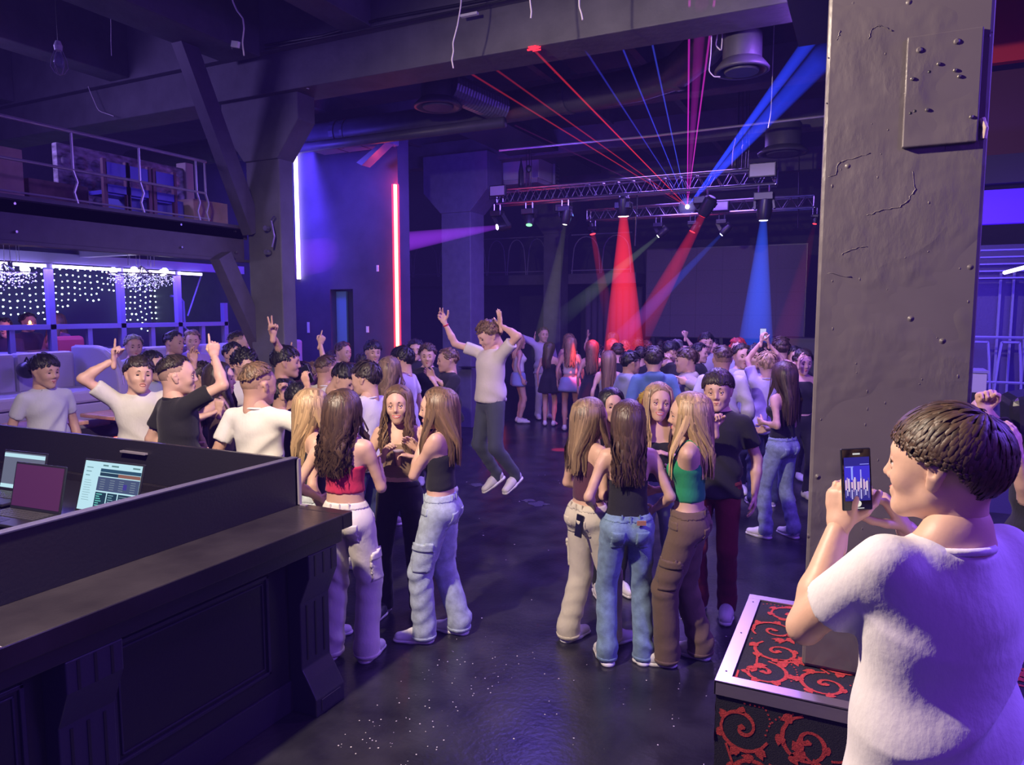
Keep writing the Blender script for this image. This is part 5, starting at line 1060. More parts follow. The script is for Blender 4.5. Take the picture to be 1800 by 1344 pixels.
        V = folds(V, N, .024 if loose else .0022, 46 if loose else 90, ph, (.75*(1 if BODYN[0] % 2 else -1), .2, 1) if loose else (.05, .1, 1), np.clip((1.36+zd-V[:, 2])*4, .12, 1) if loose else None)
        N = normals(V, Q); gm = cloth(col)
        o = put({'tee': 't_shirt', 'polo': 'polo_shirt', 'long': 'long_sleeved_top', 'croptee': 't_shirt', 'hoodie': 'hoodie', 'dress': 'dress'}.get(kind, 'camisole_top'), quad_mesh('top', [(V*s, Q)]), gm, body)
        if near or mid:
            if loose and kind != 'hoodie':
                cc = sh+[0, -.022, .040]; ring = []
                for t in np.linspace(0, 2*math.pi, 25):
                    rx = .0665; d_ = np.array([rx*math.sin(t), rx*.92*math.cos(t), -.010*math.cos(t)]); ring.append(cc+d_)
                MB().tube(np.array(ring)*s, .0085, 6, (np.array([0, 0, 1.]), 1.0)).build('collar', gm, o, smooth=True)
                if kind == 'polo':
                    for q in (-1, 1): MB().obox((cc+RT@np.array([q*.035, .075, -.015]))*s, (.055*s, .006, .035*s), Matrix.Rotation(-q*.5, 3, 'Y')).build('collar_flap', gm, o, bevel=.003)
            if kind == 'hoodie' : pass
        if kind in ('cami', 'crop', 'dress', 'vneck') and (near or mid):
            for q in (-1, 1):
                pts = [ch+RT@np.array([q*.075, .118, .02]), sh+RT@np.array([q*.085, .062, .0]), sh+RT@np.array([q*.082, .0, .055]), sh+RT@np.array([q*.080, -.06, .0]), ch+RT@np.array([q*.07, -.098, .06]), ch+RT@np.array([q*.065, -.107, .0])]
                Pm = []; pts = np.array(pts)
                for i in range(len(pts)-1):
                    for t in np.linspace(0, 1, 4, endpoint=False): Pm.append(pts[i]*(1-t)+pts[i+1]*t)
                # pull the strap onto the body surface
                Pm = np.array(Pm+[pts[-1]]); 
                for i, p in enumerate(Pm):
                    j = np.argmin(np.linalg.norm(Vb-p, axis=1)); v = Vb[j]; Pm[i] = v+unit(v-(sh+[0, 0, -.08]))*.003
                Pm[1:-1] = (Pm[:-2]+2*Pm[1:-1]+Pm[2:])/4
                MB().tube(Pm*s, .0045 if kind != 'vneck' else .009, 5).build('strap', gm, o, smooth=True)
    # ---- trousers / skirt
    if bottom:
        kind, col = bottom[0], bottom[1]; c = SDF(); wide = {'jeans': .0, 'cargo': .014, 'slim': -.006, 'joggers': .006, 'skirt': 0, 'shorts': 0}.get(kind, 0)
        zt = (1.015 if fem else .985)+zd if len(bottom) < 3 else bottom[2]+zd
        c.cap(hip+[-.058, 0, .0], hip+[.058, 0, .0], .112, None, .03, X, .92); c.cap(hip+[0, 0, .02], wa+[0, 0, .02], .133 if fem else .138, .118 if fem else .135, .04, X, .80)
        if fem:
            for q in (-1, 1): c.ball(hip+[q*.065, -.045, -.02], .092, .03)
        else: c.ball(hip+[0, -.04, -.02], .098, .04)
        if kind == 'skirt': c.cap(hip+[-.05, -.01, 0], hip+[-.075, -.01, -.22], .135, .175, .05, X, .95); c.cap(hip+[.05, -.01, 0], hip+[.075, -.01, -.22], .135, .175, .05, X, .95); c.cut((0, 0, -1), -(.74+zd))
        else:
            for q in (-1, 1):
                Hj, kn, A = LG[q]; kn2 = kn+[0, -.005, 0]; k_ = .018; c.cap(Hj, kn2, .094+wide*.6, .070+wide, k_); 
                if kind != 'shorts': c.cap(kn2, A+[0, 0, .02], .070+wide, (.068 if kind in ('jeans', 'cargo', 'wide') else .052)+wide*.9, k_); c.cap(A+[0, 0, .03], A+[0, .004, -.03], (.068 if kind in ('jeans', 'cargo', 'wide') else .05)+wide*.9, (.069 if kind in ('jeans', 'cargo', 'wide') else .05)+wide, k_)
        c.cut((0, 0, 1), zt)
        if kind not in ('skirt',) and not any(len(ft[q]) > 2 and ft[q][2] > .01 for q in ft): c.cut((0, 0, -1), -.028)
        V, Q = c.net(tvox); V = smooth(V, Q, 1, .35); N = normals(V, Q); kz = .5+zd
        mk = .25+.75*np.exp(-((V[:, 2]-kz)/.13)**2)+.9*np.exp(-((V[:, 2]-.14)/.12)**2)+.45*np.exp(-((V[:, 2]-.82-zd)/.08)**2)
        V = folds(V, N, .0105 if kind in ('jeans', 'cargo') else .007, 60, ph, (.45*np.sign(math.sin(ph)+.01), .25, 1), mk); V = folds(V, N, .006, 44, ph+2, (-.6*np.sign(math.sin(ph)+.01), .5, 1), mk); N = normals(V, Q)
        gm = cloth(col, 'denim' if kind in ('jeans',) or (len(bottom) > 3 and bottom[3] == 'denim') else 'cotton'); o = put({'skirt': 'skirt', 'shorts': 'shorts'}.get(kind, 'trousers'), quad_mesh('trousers', [(V*s, Q)]), gm, body)
        if near or (mid and D < 8):
            ztop = V[:, 2].max()
            def pt(name, mk, off=.004, m=gm):
                r = shell(V, Q, N, mk, off)
                if r is not None: return put(name, quad_mesh(name, [(r[0]*s, r[1])]), m, o)
            if kind != 'skirt': pt('waistband', V[:, 2] > ztop-.042, .004)
            if kind in ('jeans', 'cargo'):
                for q in (-1, 1):
                    pt('back_pocket', (np.abs(V[:, 0]-q*.078) < .045) & (V[:, 1] < -.03) & (V[:, 2] > .80) & (V[:, 2] < .93), .0035)
                    pt('side_pocket', (q*V[:, 0] > .05) & (V[:, 1] > .03) & (V[:, 2] > .90) & (V[:, 2] < .96), .003)
                    if kind == 'cargo':
                        mk2 = (q*(V[:, 0]-LG[q][1][0]) > .045) & (np.abs(V[:, 1]-LG[q][1][1]*.6) < .075); pt('cargo_pocket', mk2 & (V[:, 2] > .52) & (V[:, 2] < .70), .010); pt('pocket_flap', mk2 & (V[:, 2] > .665) & (V[:, 2] < .73), .016)
                for a_ in (-2.0, -1.57, -1.1, .9, 2.2):
                    j = np.argmin(np.linalg.norm(V-np.array([.13*math.cos(a_), .11*math.sin(a_), ztop-.022]), axis=1)); p = V[j]+N[j]*.006; MB().obox(p*s, (.010, .006, .048), rot_to((0, 0, 1), N[j])).build('belt_loop', gm, o)
            for q in (-1, 1):
                if kind in ('jeans', 'cargo'): pt('trouser_cuff', (V[:, 2] < .060) & (q*V[:, 0] > 0), .004)
    # ---- shoes
    up_, so_, la_ = shoe_meshes(.006 if near else .011)
    for q in (-1, 1):
        A = LG[q][2]; fy = (feet_yaw or {}).get(q, -q*9); pitch = ft[q][3] if len(ft[q]) > 3 else 0
        Mx = Matrix.Translation((A*s).tolist()) @ Matrix.Rotation(math.radians(fy), 4, 'Z') @ Matrix.Rotation(math.radians(pitch), 4, 'X') @ Matrix.Translation((0, .045*s, -.085*s)) @ Matrix.Scale(s*(1.0 if fem else 1.08), 4)
        so = put('shoe', up_ if shoes == (.75, .72, .72) else up_.copy(), mat('shoe_white', (.75, .72, .72), .5), body, Mx)
        if shoes != (.75, .72, .72): so.data.materials.clear(); so.data.materials.append(mat('shoe_%.2f' % shoes[0], shoes, .5))
        if near or mid: put('sole', so_, mat('sole_white', (.8, .78, .78), .5), so); put('laces', la_, mat('lace_white', (.8, .8, .8), .6), so)
    info = dict(root=root, body=body, s=s, Rz=Rz, base=base, AR=AR, hd=hd, RH=RH, hsc=hsc, sh=sh, ch=ch, V=(V if bottom else None), Q=(Q if bottom else None), wrist={q: base+Rz@(AR[q][2]*s) for q in AR}, handR={q: Rz@AR[q][4] for q in AR})
    return info
def handheld(name, label, cat, info, q, off, build, rot=None):
    """a thing in someone's hand: its own top-level object, placed at the palm"""
    R = info['handR'][q] if rot is None else rot; p = info['wrist'][q]+info['handR'][q]@np.array(off)
    e = thing(name, label, cat); e.matrix_world = Matrix.Translation(p.tolist()) @ Matrix(np.asarray(R).tolist()).to_4x4(); e.rotation_mode = 'XYZ'; build(e); return e
def phone_build(scr=None, w=.072, h=.148):
    def f(e):
        MB().box((-w/2, -.004, -h/2), (w/2, .004, h/2)).build('phone_case', M_black, e, bevel=.003)
        MB().box((-w/2+.003, -.0048, -h/2+.004), (w/2-.003, -.0041, h/2-.004)).build('display', scr or mat('black_glass', (.01, .01, .015), .08), e)
        for z in (.0, .03): MB().lathe([(.008, 0), (.008, .003)], (w/2-.02, .004, h/2-.02-z), [(1, 0, 0), (0, 0, 1), (0, -1, 0)], 10).build('camera_lens', mat('black_glass', (.01, .01, .015), .08), e)
    return f
# ------------------------------------------------------------------ the people
WH = (.72, .70, .68); BK = (.014, .013, .016); NAVY = (.03, .035, .07); JEAN = (.20, .31, .46); DKJ = (.05, .07, .13)
def UP(px, py, dd=0, h='open', hint=(1, .2, -.5), **k): return dict(px=(px, py), dd=dd, h=h, hint=hint, **k)
CL = 'dancers by the dj booth'
# --- left cluster behind the booth
person('boy in a pale polo shirt standing alone at the left by the sofas', 76, 628, 6.6, 118, False, ('fringe', 'black', .06), 'fair', ('polo', (.58, .60, .68)), ('slim', NAVY), (-8, -4, 0))
person('open mouthed boy in a white t-shirt with one arm raised, left', 243, 632, 6.0, 148, False, ('fringe', 'dark', .055), 'pink', ('tee', WH), ('slim', NAVY), (-10, 6, -6), armR=UP(200, 632, -.1, 'point', (1, .0, -.5), hdw=(.05, 0, 1)), armL={'px': (322, 690), 'dd': -.05}, mouth='open', lean=(0, 0))
A3 = person('boy in a black t-shirt with faded haircut pointing up, seen from behind', 308, 632, 5.6, 42, False, ('fade', 'dark', .04), 'pink', ('tee', BK), ('slim', DKJ), (28, 4, 0), armR=UP(377, 625, .05, 'point', (1, .3, -.7), hdw=(0, 0, 1)), armL={'w': (.16, .12, 1.05)})
p = A3['wrist'][1]; MB().tube([tuple((np.linalg.inv(A3['Rz'])@(p+np.array([.032*math.cos(t), .032*math.sin(t), -.03])-A3['base']))) for t in np.linspace(0, 6.28, 13)], .003, 5).build('wristband', M_black, A3['body'])
person('smiling girl with long dark hair and a brown top beside the pointing boy', 383, 640, 6.2, 78, True, ('long', 'dark', .36, .4, .4), 'fair', ('vneck', (.06, .03, .035), 1.0, 1.34), ('slim', BK), (0, 0, 0), armR={'px': (385, 722), 'dd': -.3, 'h': 'fist', 'hdw': (.1, 0, 1)}, armL={'px': (405, 728), 'dd': .1, 'h': 'fist'}, mouth='smile', hs=1.05)
person('curly haired dancer with a raised bent hand behind the pointing boy', 350, 642, 6.9, 60, False, ('curly', 'dark', .05), 'tan', ('tee', BK), ('slim', BK), armL=UP(341, 637, -.1, 'bent', (1, .3, -.6), hdw=(0, 0, 1)))
person('boy in a white t-shirt seen from behind with his arm round a blonde girl', 452, 645, 5.2, 14, False, ('fade', 'light', .045), 'tan', ('tee', (.78, .76, .70)), ('slim', NAVY), (22, 0, 0), armL={'w': (.17, .02, .93), 'hint': (.8, -.6, 0)}, armR={'px': (548, 742), 'dd': .1, 'hint': (.6, -.5, -.2)}, slim=1.08)
A6 = person('boy with glasses and curly black hair behind the boy in white', 428, 619, 7.2, 140, False, ('curly', 'black', .05), 'pink', ('tee', WH), ('slim', NAVY), (-10, -12, 0))
g = MB()
for q in (-1, 1): g.tube([(q*.032+.021*math.cos(t), .108, .002+.016*math.sin(t)) for t in np.linspace(0, 6.28, 13)], .002, 5)
g.tube([(-.011, .108, .004), (.011, .108, .004)], .002, 5).tube([(.053, .107, .004), (.082, .0, .004)], .002, 5).tube([(-.053, .107, .004), (-.082, .0, .004)], .002, 5)
o = g.build('glasses', M_black, A6['body']); o.matrix_local = Matrix.Translation((A6['hd']*A6['s']).tolist()) @ Matrix((A6['RH']*A6['hsc']*A6['s']).tolist()).to_4x4()
person('black haired boy in a grey top behind the open mouthed boy', 264, 622, 7.3, 100, False, ('short', 'black', .05), 'fair', ('tee', (.30, .33, .45)), ('slim', NAVY))
person('dancer with black hair holding two fingers high left of the blue wall', 500, 614, 7.2, 80, False, ('fringe', 'black', .05), 'tan', ('tee', BK), ('slim', BK), armL=UP(480, 588, -.2, 'peace', (.8, .3, -.7), hdw=(.05, 0, 1)))
person('dancer in black pointing one finger up below the doorway', 528, 640, 7.5, 30, False, ('short', 'dark', .05), 'tan', ('tee', BK), ('slim', BK), armL=UP(512, 628, -.15, 'point', (1, .2, -.6), hdw=(.15, 0, 1)))
person('light haired dancer in white stretching an arm towards the doorway', 548, 641, 8.0, 30, False, ('short', 'light', .05), 'fair', ('tee', WH), ('slim', NAVY), armR=UP(563, 594, .1, 'point', (.5, .1, -.7), hdw=(.35, 0, 1)), armL={'w': (.2, .2, 1.1)})
A11 = person('black haired dancer looking down at a raised phone beside the blonde girl', 524, 680, 6.0, 100, False, ('fringe', 'black', .05), 'tan', ('tee', BK), ('slim', BK), (0, -15, 0), armR=UP(541, 678, -.45, 'grip', (1, 0, -.7), hdw=(-.3, 0, 1)))
handheld('smartphone', 'dark smartphone held up behind the blonde girl in the left group', 'phone', A11, 1, (0, .035, .085), phone_build(), rot=np.array(Matrix.Rotation(-.5, 3, 'Y')))
person('dancer in a pale green t-shirt behind the boy in white', 496, 672, 6.5, 60, False, ('short', 'black', .05), 'tan', ('tee', (.42, .58, .30)), ('slim', BK), armL=UP(497, 690, -.2, 'fist', (1, .2, -.6), hdw=(0, 0, 1)))
# --- middle group by the blue wall
person('grinning boy in black in front of the doorway', 602, 604, 10.5, 128, False, ('short', 'brown', .05), 'fair', ('tee', BK), ('slim', BK), (-8, 0, 0), mouth='smile')
person('boy half hidden left of the grinning boy in black', 583, 620, 10.9, 150, False, ('fringe', 'dark', .05), 'fair', ('tee', NAVY), ('slim', BK))
person('boy with a faded haircut and white t-shirt seen from behind near the doorway', 573, 630, 7.5, 20, False, ('fade', 'brown', .04), 'tan', ('tee', WH), ('slim', NAVY), (10, 0, 0))
person('boy in white bowing his black haired head', 601, 644, 6.9, 105, False, ('fringe', 'black', .06), 'fair', ('tee', WH), ('slim', NAVY), (5, -32, 0), lean=(0, .05))
person('boy in a white t-shirt in profile to the left above the red topped girl', 644, 641, 6.3, -62, False, ('fringe', 'dark', .055), 'fair', ('tee', WH), ('slim', DKJ), (-14, 0, 0), mouth='closed')
person('dark haired boy in black right of the doorway looking right', 655, 602, 9.8, 160, False, ('fringe', 'black', .06), 'fair', ('long', BK), ('slim', BK), (-8, -4, 0))
person('boy in white half hidden behind the dark haired boy right of the doorway', 640, 622, 10.4, 100, False, ('short', 'dark', .05), 'fair', ('tee', WH), ('slim', NAVY))
person('girl with wavy fair hair from behind left of the logo t-shirt boy', 684, 631, 7.6, 22, True, ('long', 'dirty', .34, 1.2, .1), 'pink', ('tank', (.45, .32, .34), .98), ('slim', NAVY))
person('boy in a cream t-shirt with a tiny chest logo facing left', 708, 613, 8.2, -72, False, ('fringe', 'black', .055), 'fair', ('tee', (.74, .70, .66)), ('slim', BK), armL={'w': (.15, .16, 1.05)})
person('tall boy in black behind the red neon tube boys', 731, 600, 10.4, 175, False, ('curly', 'black', .05), 'fair', ('tee', BK), ('slim', BK))
person('curly haired boy in a black t-shirt between the logo boy and the clasping boy', 751, 609, 9.4, 165, False, ('curly', 'brown', .05), 'pink', ('tee', BK), ('slim', BK), (12, 0, 0))
person('boy in a black t-shirt clasping his hands left of the column', 788, 616, 8.9, -118, False, ('short', 'light', .04), 'fair', ('tee', BK), ('slim', BK), (15, 0, 0), armR={'px': (762, 662), 'dd': -.15, 'h': 'relaxed'}, armL={'px': (764, 672), 'dd': -.2, 'h': 'relaxed'})
# --- front left group of girls
person('blonde girl in a black sleeveless top and pale jeans next to the booth corner', 548, 690, 4.95, 62, True, ('long', 'blonde', .37, .3, .2), 'fair', ('tank', BK, 1.0), ('jeans', (.50, .56, .60)), (12, 0, 0))
person('girl in a red crop top and white cargo trousers seen from behind beside the booth', 603, 692, 4.55, 10, True, ('long', 'brown', .335, 1.6, .05), 'fair', ('crop', (.55, .02, .085), 1.10, 1.285), ('cargo', (.74, .69, .66), 1.045), (22, 0, 0), armL={'w': (.22, .10, 1.02)}, armR={'px': (668, 820), 'dd': .25, 'h': 'fist', 'hint': (.6, -1, -1)}, stance=.12)
G1c = person('laughing girl in a tan crop top and black trousers facing the camera', 700, 683, 5.3, 182, True, ('long', 'light', .33, 1.5, .55), 'fair', ('crop', (.27, .175, .11), 1.06, 1.31), ('wide', BK, 1.03), (0, 2, 4), armR={'px': (675, 800), 'dd': -.2, 'h': 'grip', 'hint': (.8, -.6, -.6), 'hd': (-.3, .4, 1)}, armL={'px': (722, 802), 'dd': -.3, 'h': 'grip', 'hint': (.8, -.4, -.8), 'hd': (-.8, .3, .3)}, mouth='smile', shoes=(.05, .05, .07), stance=.13)
def cup(e): MB().lathe([(.028, -.05), (.036, .05)], sides=14).build('cup_body', mat('dark_cup', (.10, .04, .06), .3), e, smooth='auto'); MB().lathe([(.037, .048), (.038, .055), (.035, .056)], sides=14).build('rim', M_rail, e)
handheld('cup', 'small dark cup in the hand of the laughing girl', 'cup', G1c, -1, (0, .035, .08), cup, rot=np.eye(3))
person('girl in a black crop top and light cargo jeans with a hand at her mouth', 773, 688, 4.85, -78, True, ('long', 'light', .32, .15, .15), 'fair', ('crop', BK, 1.06, 1.32), ('cargo', (.44, .52, .60), 1.03, 'denim'), (-12, 0, 0), armL={'px': (742, 772), 'dd': .0, 'h': 'bent', 'hint': (.3, .2, -1), 'hdw': (.25, 0, 1)}, armR={'px': (735, 790), 'dd': .2, 'h': 'relaxed', 'hint': (.2, .3, -1)}, feet={-1: (-.08, .10), 1: (.10, -.10)})
# --- the jumper
J = person('boy jumping high in a cream t-shirt and dark trousers with both arms up', 862, 567, 7.5, -128, False, ('curly', 'light', .06), 'pink', ('tee', (.68, .62, .56), .93), ('joggers', (.065, .075, .10)), (14, -24, -6), armR={'px': (781, 566), 'dd': .1, 'h': 'bent', 'hint': (.2, 0, -1)}, armL={'px': (880, 572), 'dd': -.1, 'h': 'open', 'hint': (1, -.2, -.3), 'hdw': (-.1, .1, 1), 'pn': (-.2, 1, 0)}, H=1.78, z0=.42, hipdrop=.05, feet={-1: (-.12, -.22, .03, -28), 1: (.12, -.16, .0, -30)}, mouth='smile', slim=1.02)
p = J['wrist'][1]; MB().tube([tuple(J['AR'][1][2]*J['s']-unit(J['AR'][1][2]-J['AR'][1][1])*.035+rot_to(J['AR'][1][2]-J['AR'][1][1])@np.array([.03*math.cos(t), .026*math.sin(t), 0])) for t in np.linspace(0, 6.28, 13)], .006, 5).build('wristband', mat('red_band', (.6, .03, .05), .5), J['body'])
# --- far girls left of the stage
ST = 'dancers near the stage'
person('blonde girl in white top and pale skirt in profile behind the jumper', 912, 590, 14.6, 78, True, ('long', 'blonde', .3, 0, .1), 'fair', ('tank', WH, 1.0), ('skirt', (.30, .36, .62)), stance=.08)
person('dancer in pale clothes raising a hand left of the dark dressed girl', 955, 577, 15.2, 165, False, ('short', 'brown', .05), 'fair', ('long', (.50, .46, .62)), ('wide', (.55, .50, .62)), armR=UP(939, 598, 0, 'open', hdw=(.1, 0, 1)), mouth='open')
person('girl in a short black dress seen from behind', 966, 603, 14.2, 12, True, ('long', 'brown', .34, .1, 0), 'fair', ('dress', BK), None, (30, 0, 0), stance=.09)
person('fair haired girl with bare legs and a light crop top from behind', 1003, 594, 13.6, 10, True, ('long', 'dirty', .36, .8, 0), 'tan', ('tank', (.60, .56, .50), 1.05), ('skirt', (.25, .28, .50)), stance=.10)
person('long haired girl in a black dress right of the light crop top girl', 1041, 600, 12.6, 8, True, ('long', 'light', .38, .8, 0), 'tan', ('dress', BK), None, armR={'w': (.2, .1, 1.05)})
e = thing('shoulder_bag', 'black shoulder bag at the side of the long haired girl in a black dress', 'bag', dep(1056, 668, 12.4)); MB().box((-.13, -.05, -.1), (.13, .05, .1)).build('bag_body', M_black, e, bevel=.02); MB().tube([(-.11, 0, .09), (-.05, .05, .5), (.0, .1, .58), (.05, .05, .5), (.11, 0, .09)], .008, 5).build('strap', M_black, e)
person('dancer raising a straight arm left of the red lit heads', 1050, 606, 15.0, 5, False, ('short', 'brown', .05), 'pink', ('tee', BK), ('slim', BK), armL=UP(1033, 592, 0, 'open', hdw=(0, 0, 1)))
person('fair girl half hidden behind the light crop top girl', 1000, 588, 15.2, 160, True, ('long', 'dirty', .3, 0, .5), 'fair', ('tank', BK, 1.0), ('slim', BK))
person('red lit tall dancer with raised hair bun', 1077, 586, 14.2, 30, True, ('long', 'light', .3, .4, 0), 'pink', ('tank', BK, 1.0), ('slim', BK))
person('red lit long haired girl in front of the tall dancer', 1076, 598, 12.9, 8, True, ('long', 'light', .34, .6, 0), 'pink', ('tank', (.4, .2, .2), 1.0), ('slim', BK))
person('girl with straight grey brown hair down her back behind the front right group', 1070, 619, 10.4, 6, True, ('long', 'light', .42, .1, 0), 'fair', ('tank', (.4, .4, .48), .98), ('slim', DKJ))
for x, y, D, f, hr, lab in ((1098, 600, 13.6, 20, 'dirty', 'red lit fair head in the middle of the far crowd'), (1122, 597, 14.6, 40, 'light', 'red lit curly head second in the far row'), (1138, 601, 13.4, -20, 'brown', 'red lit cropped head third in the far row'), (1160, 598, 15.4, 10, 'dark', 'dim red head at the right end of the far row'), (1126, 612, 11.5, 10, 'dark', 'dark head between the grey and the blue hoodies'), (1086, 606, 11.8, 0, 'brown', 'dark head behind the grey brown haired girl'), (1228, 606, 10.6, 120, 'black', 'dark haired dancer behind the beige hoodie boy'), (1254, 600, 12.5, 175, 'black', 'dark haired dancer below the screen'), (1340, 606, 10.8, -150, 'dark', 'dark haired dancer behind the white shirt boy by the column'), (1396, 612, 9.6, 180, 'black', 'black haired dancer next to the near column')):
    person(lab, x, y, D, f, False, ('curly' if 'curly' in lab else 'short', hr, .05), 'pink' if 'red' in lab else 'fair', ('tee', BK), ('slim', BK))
# --- crowd right of the middle
person('boy in a grey hoodie looking right behind the front right group', 1108, 621, 8.9, 68, False, ('fringe', 'black', .055), 'tan', ('hoodie', (.30, .33, .42)), ('slim', NAVY), mouth='smile')
M3 = person('boy in a blue hoodie with a yellow print on the back', 1150, 613, 8.2, 2, False, ('short', 'dark', .045), 'fair', ('hoodie', (.10, .20, .36)), ('slim', NAVY), (10, 0, 0))
def back_print(I):
    e = I['body']; s = I['s']; ob = [c for c in e.children if c.name.startswith('hoodie')][0]; me = ob.data; n = len(me.vertices); V = np.zeros(n*3, np.float32); me.vertices.foreach_get('co', V); V = V.reshape(-1, 3)/s
    Q = np.zeros(len(me.loops), np.int32); me.loops.foreach_get('vertex_index', Q); Q = Q.reshape(-1, 4); N = normals(V, Q)
    for nm, c, w, h, col, o_ in (('yellow_print', (-.07, 1.12), .13, .17, (.72, .46, .04), .003), ('print_figure', (-.07, 1.14), .07, .10, (.30, .05, .02), .005), ('print_figure', (-.06, 1.16), .035, .055, (.75, .45, .1), .007)):
        mk = (V[:, 1] < -.03) & ((np.abs((V[:, 0]-c[0])/w)**2.5+np.abs((V[:, 2]-c[1])/h)**2.5) < 1+.12*np.sin(40*V[:, 0]+25*V[:, 2])); r = shell(V, Q, N, mk, o_)
        if r: put(nm, quad_mesh(nm, [(r[0]*s, r[1])]), mat(nm+str(col[0]), col, .8, noise=.5, nscale=30), ob)
back_print(M3)
person('boy in a beige hoodie in profile to the left', 1208, 615, 8.5, -82, False, ('fringe', 'brown', .05), 'fair', ('hoodie', (.40, .35, .34)), ('slim', NAVY), armL={'px': (1207, 672), 'dd': -.3, 'h': 'point', 'hd': (-.3, .8, .2)})
person('black haired dancer in black touching his face behind the blue hoodie', 1178, 603, 10.4, 75, False, ('fringe', 'black', .06), 'fair', ('tee', BK), ('slim', BK), (5, -15, 0), armL={'px': (1170, 628), 'dd': -.2, 'h': 'fist'})
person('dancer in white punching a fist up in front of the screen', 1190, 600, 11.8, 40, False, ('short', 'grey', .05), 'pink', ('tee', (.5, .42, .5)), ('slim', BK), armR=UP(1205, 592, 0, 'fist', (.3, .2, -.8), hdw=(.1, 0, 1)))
person('black haired boy in a white t-shirt with a hand at his mouth', 1241, 588, 11.2, 172, False, ('fringe', 'black', .06), 'fair', ('tee', WH), ('slim', NAVY), (8, 0, 0), armR={'px': (1236, 617), 'dd': -.25, 'h': 'fist', 'hdw': (0, 0, 1)})
person('boy in a pale lilac hoodie with faded hair seen from behind', 1270, 612, 7.9, 14, False, ('fade', 'brown', .04), 'tan', ('hoodie', (.62, .60, .66), .78), ('wide', (.55, .55, .62)), (-8, 0, 0))
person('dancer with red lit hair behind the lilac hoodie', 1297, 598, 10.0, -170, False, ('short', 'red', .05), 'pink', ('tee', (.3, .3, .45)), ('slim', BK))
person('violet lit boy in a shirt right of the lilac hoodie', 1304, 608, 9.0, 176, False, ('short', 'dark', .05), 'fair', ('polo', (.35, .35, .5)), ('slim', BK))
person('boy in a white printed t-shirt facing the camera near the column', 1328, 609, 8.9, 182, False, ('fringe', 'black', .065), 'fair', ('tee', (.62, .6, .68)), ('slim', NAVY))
person('dancer in a blue grey t-shirt from behind next to the raised phone', 1374, 596, 9.6, 12, False, ('short', 'brown', .04), 'fair', ('tee', (.24, .28, .50)), ('slim', NAVY))
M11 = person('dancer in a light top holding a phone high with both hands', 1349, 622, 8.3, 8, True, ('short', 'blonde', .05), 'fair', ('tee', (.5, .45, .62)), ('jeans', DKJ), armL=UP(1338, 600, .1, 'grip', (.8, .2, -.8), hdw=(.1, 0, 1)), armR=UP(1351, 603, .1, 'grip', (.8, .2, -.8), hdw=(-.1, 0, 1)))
handheld('smartphone', 'phone raised above the crowd near the column', 'phone', M11, -1, (-.03, .03, .08), phone_build(emat('phone_pale', (.5, .5, .9), 1.2)), rot=np.eye(3))
person('girl with long brown hair, black strap top and blue jeans by the near column', 1380, 640, 7.1, -32, True, ('long', 'brown', .40, .2, .1), 'fair', ('cami', BK, 1.0, 1.30), ('jeans', (.30, .38, .56)), (6, 0, 0), armL={'px': (1341, 742), 'dd': 0, 'h': 'relaxed', 'hint': (.5, -1, -.6)}, armR={'w': (.05, .22, 1.05)}, feet={-1: (-.12, .06), 1: (.12, -.08)})
person('dancer in a black vest rubbing the face, beside the near column', 1411, 618, 8.6, 178, True, ('short', 'dark', .06), 'pink', ('tank', BK, 1.0), ('slim', BK), (0, -8, 0), armR={'px': (1404, 640), 'dd': -.2, 'h': 'bent', 'hdw': (.1, 0, 1)})
# --- front right group
G2a = person('blonde girl in beige cargo trousers with a phone in her back pocket', 1036, 706, 4.78, 58, True, ('long', 'dirty', .32, .25, .25), 'fair', ('tank', (.10, .03, .06), 1.04), ('cargo', (.66, .60, .50)), (10, -4, 0), armL={'w': (.13, .20, 1.04), 'h': 'relaxed'}, armR={'w': (.16, .18, 1.03), 'h': 'relaxed', 'hint': (.5, -1, -.6)}, feet={-1: (-.10, -.09), 1: (.10, .13)})
s_ = G2a['s']; V_ = G2a['V']; j_ = np.argmin(np.linalg.norm(V_-np.array([.085, -.20, .945]), axis=1)); pp = G2a['base']+G2a['Rz']@((V_[j_]+np.array([0, -.004, -.045]))*s_)
e = thing('smartphone', 'black phone sticking out of the beige cargo trouser pocket', 'phone', pp); e.rotation_euler = (math.radians(-8), 0, math.atan2(G2a['Rz'][1, 0], G2a['Rz'][0, 0])); phone_build()(e)
person('black haired girl looking at the camera behind the front right group', 1074, 687, 5.7, 168, True, ('long', 'black', .36, 0, .4), 'fair', ('tank', (.2, .12, .2), 1.0), ('slim', BK), (4, 0, 0), lod=1)
G2c = person('girl in a black strappy top and blue jeans with her back to the camera', 1106, 710, 4.49, -2, True, ('long', 'brown', .335, .9, .05), 'fair', ('cami', BK, .995, 1.245), ('jeans', JEAN), (8, 0, 0), armL={'w': (.20, .15, 1.02)}, armR={'w': (.20, .12, 1.0)}, stance=.12)
s_ = G2c['s']; m = MB().box((-.028, -.004, -.014), (.028, .004, .014)).build('leather_patch', mat('leather_tan', (.42, .20, .10), .6), G2c['body']); m.location = (.062*s_, -.142*s_, .985*s_)
G2d = person('laughing fair haired girl in a black off-shoulder top facing the camera', 1158, 678, 5.35, 186, True, ('long', 'blonde', .33, .3, .55), 'fair', ('crop', BK, 1.0, 1.30), ('wide', (.15, .19, .20)), (-4, 2, -5), armL={'px': (1178, 800), 'dd': -.35, 'h': 'relaxed', 'hint': (.8, -.5, -.6), 'hd': (-.8, .3, .3)}, armR={'w': (.16, .22, 1.06)}, mouth='smile')
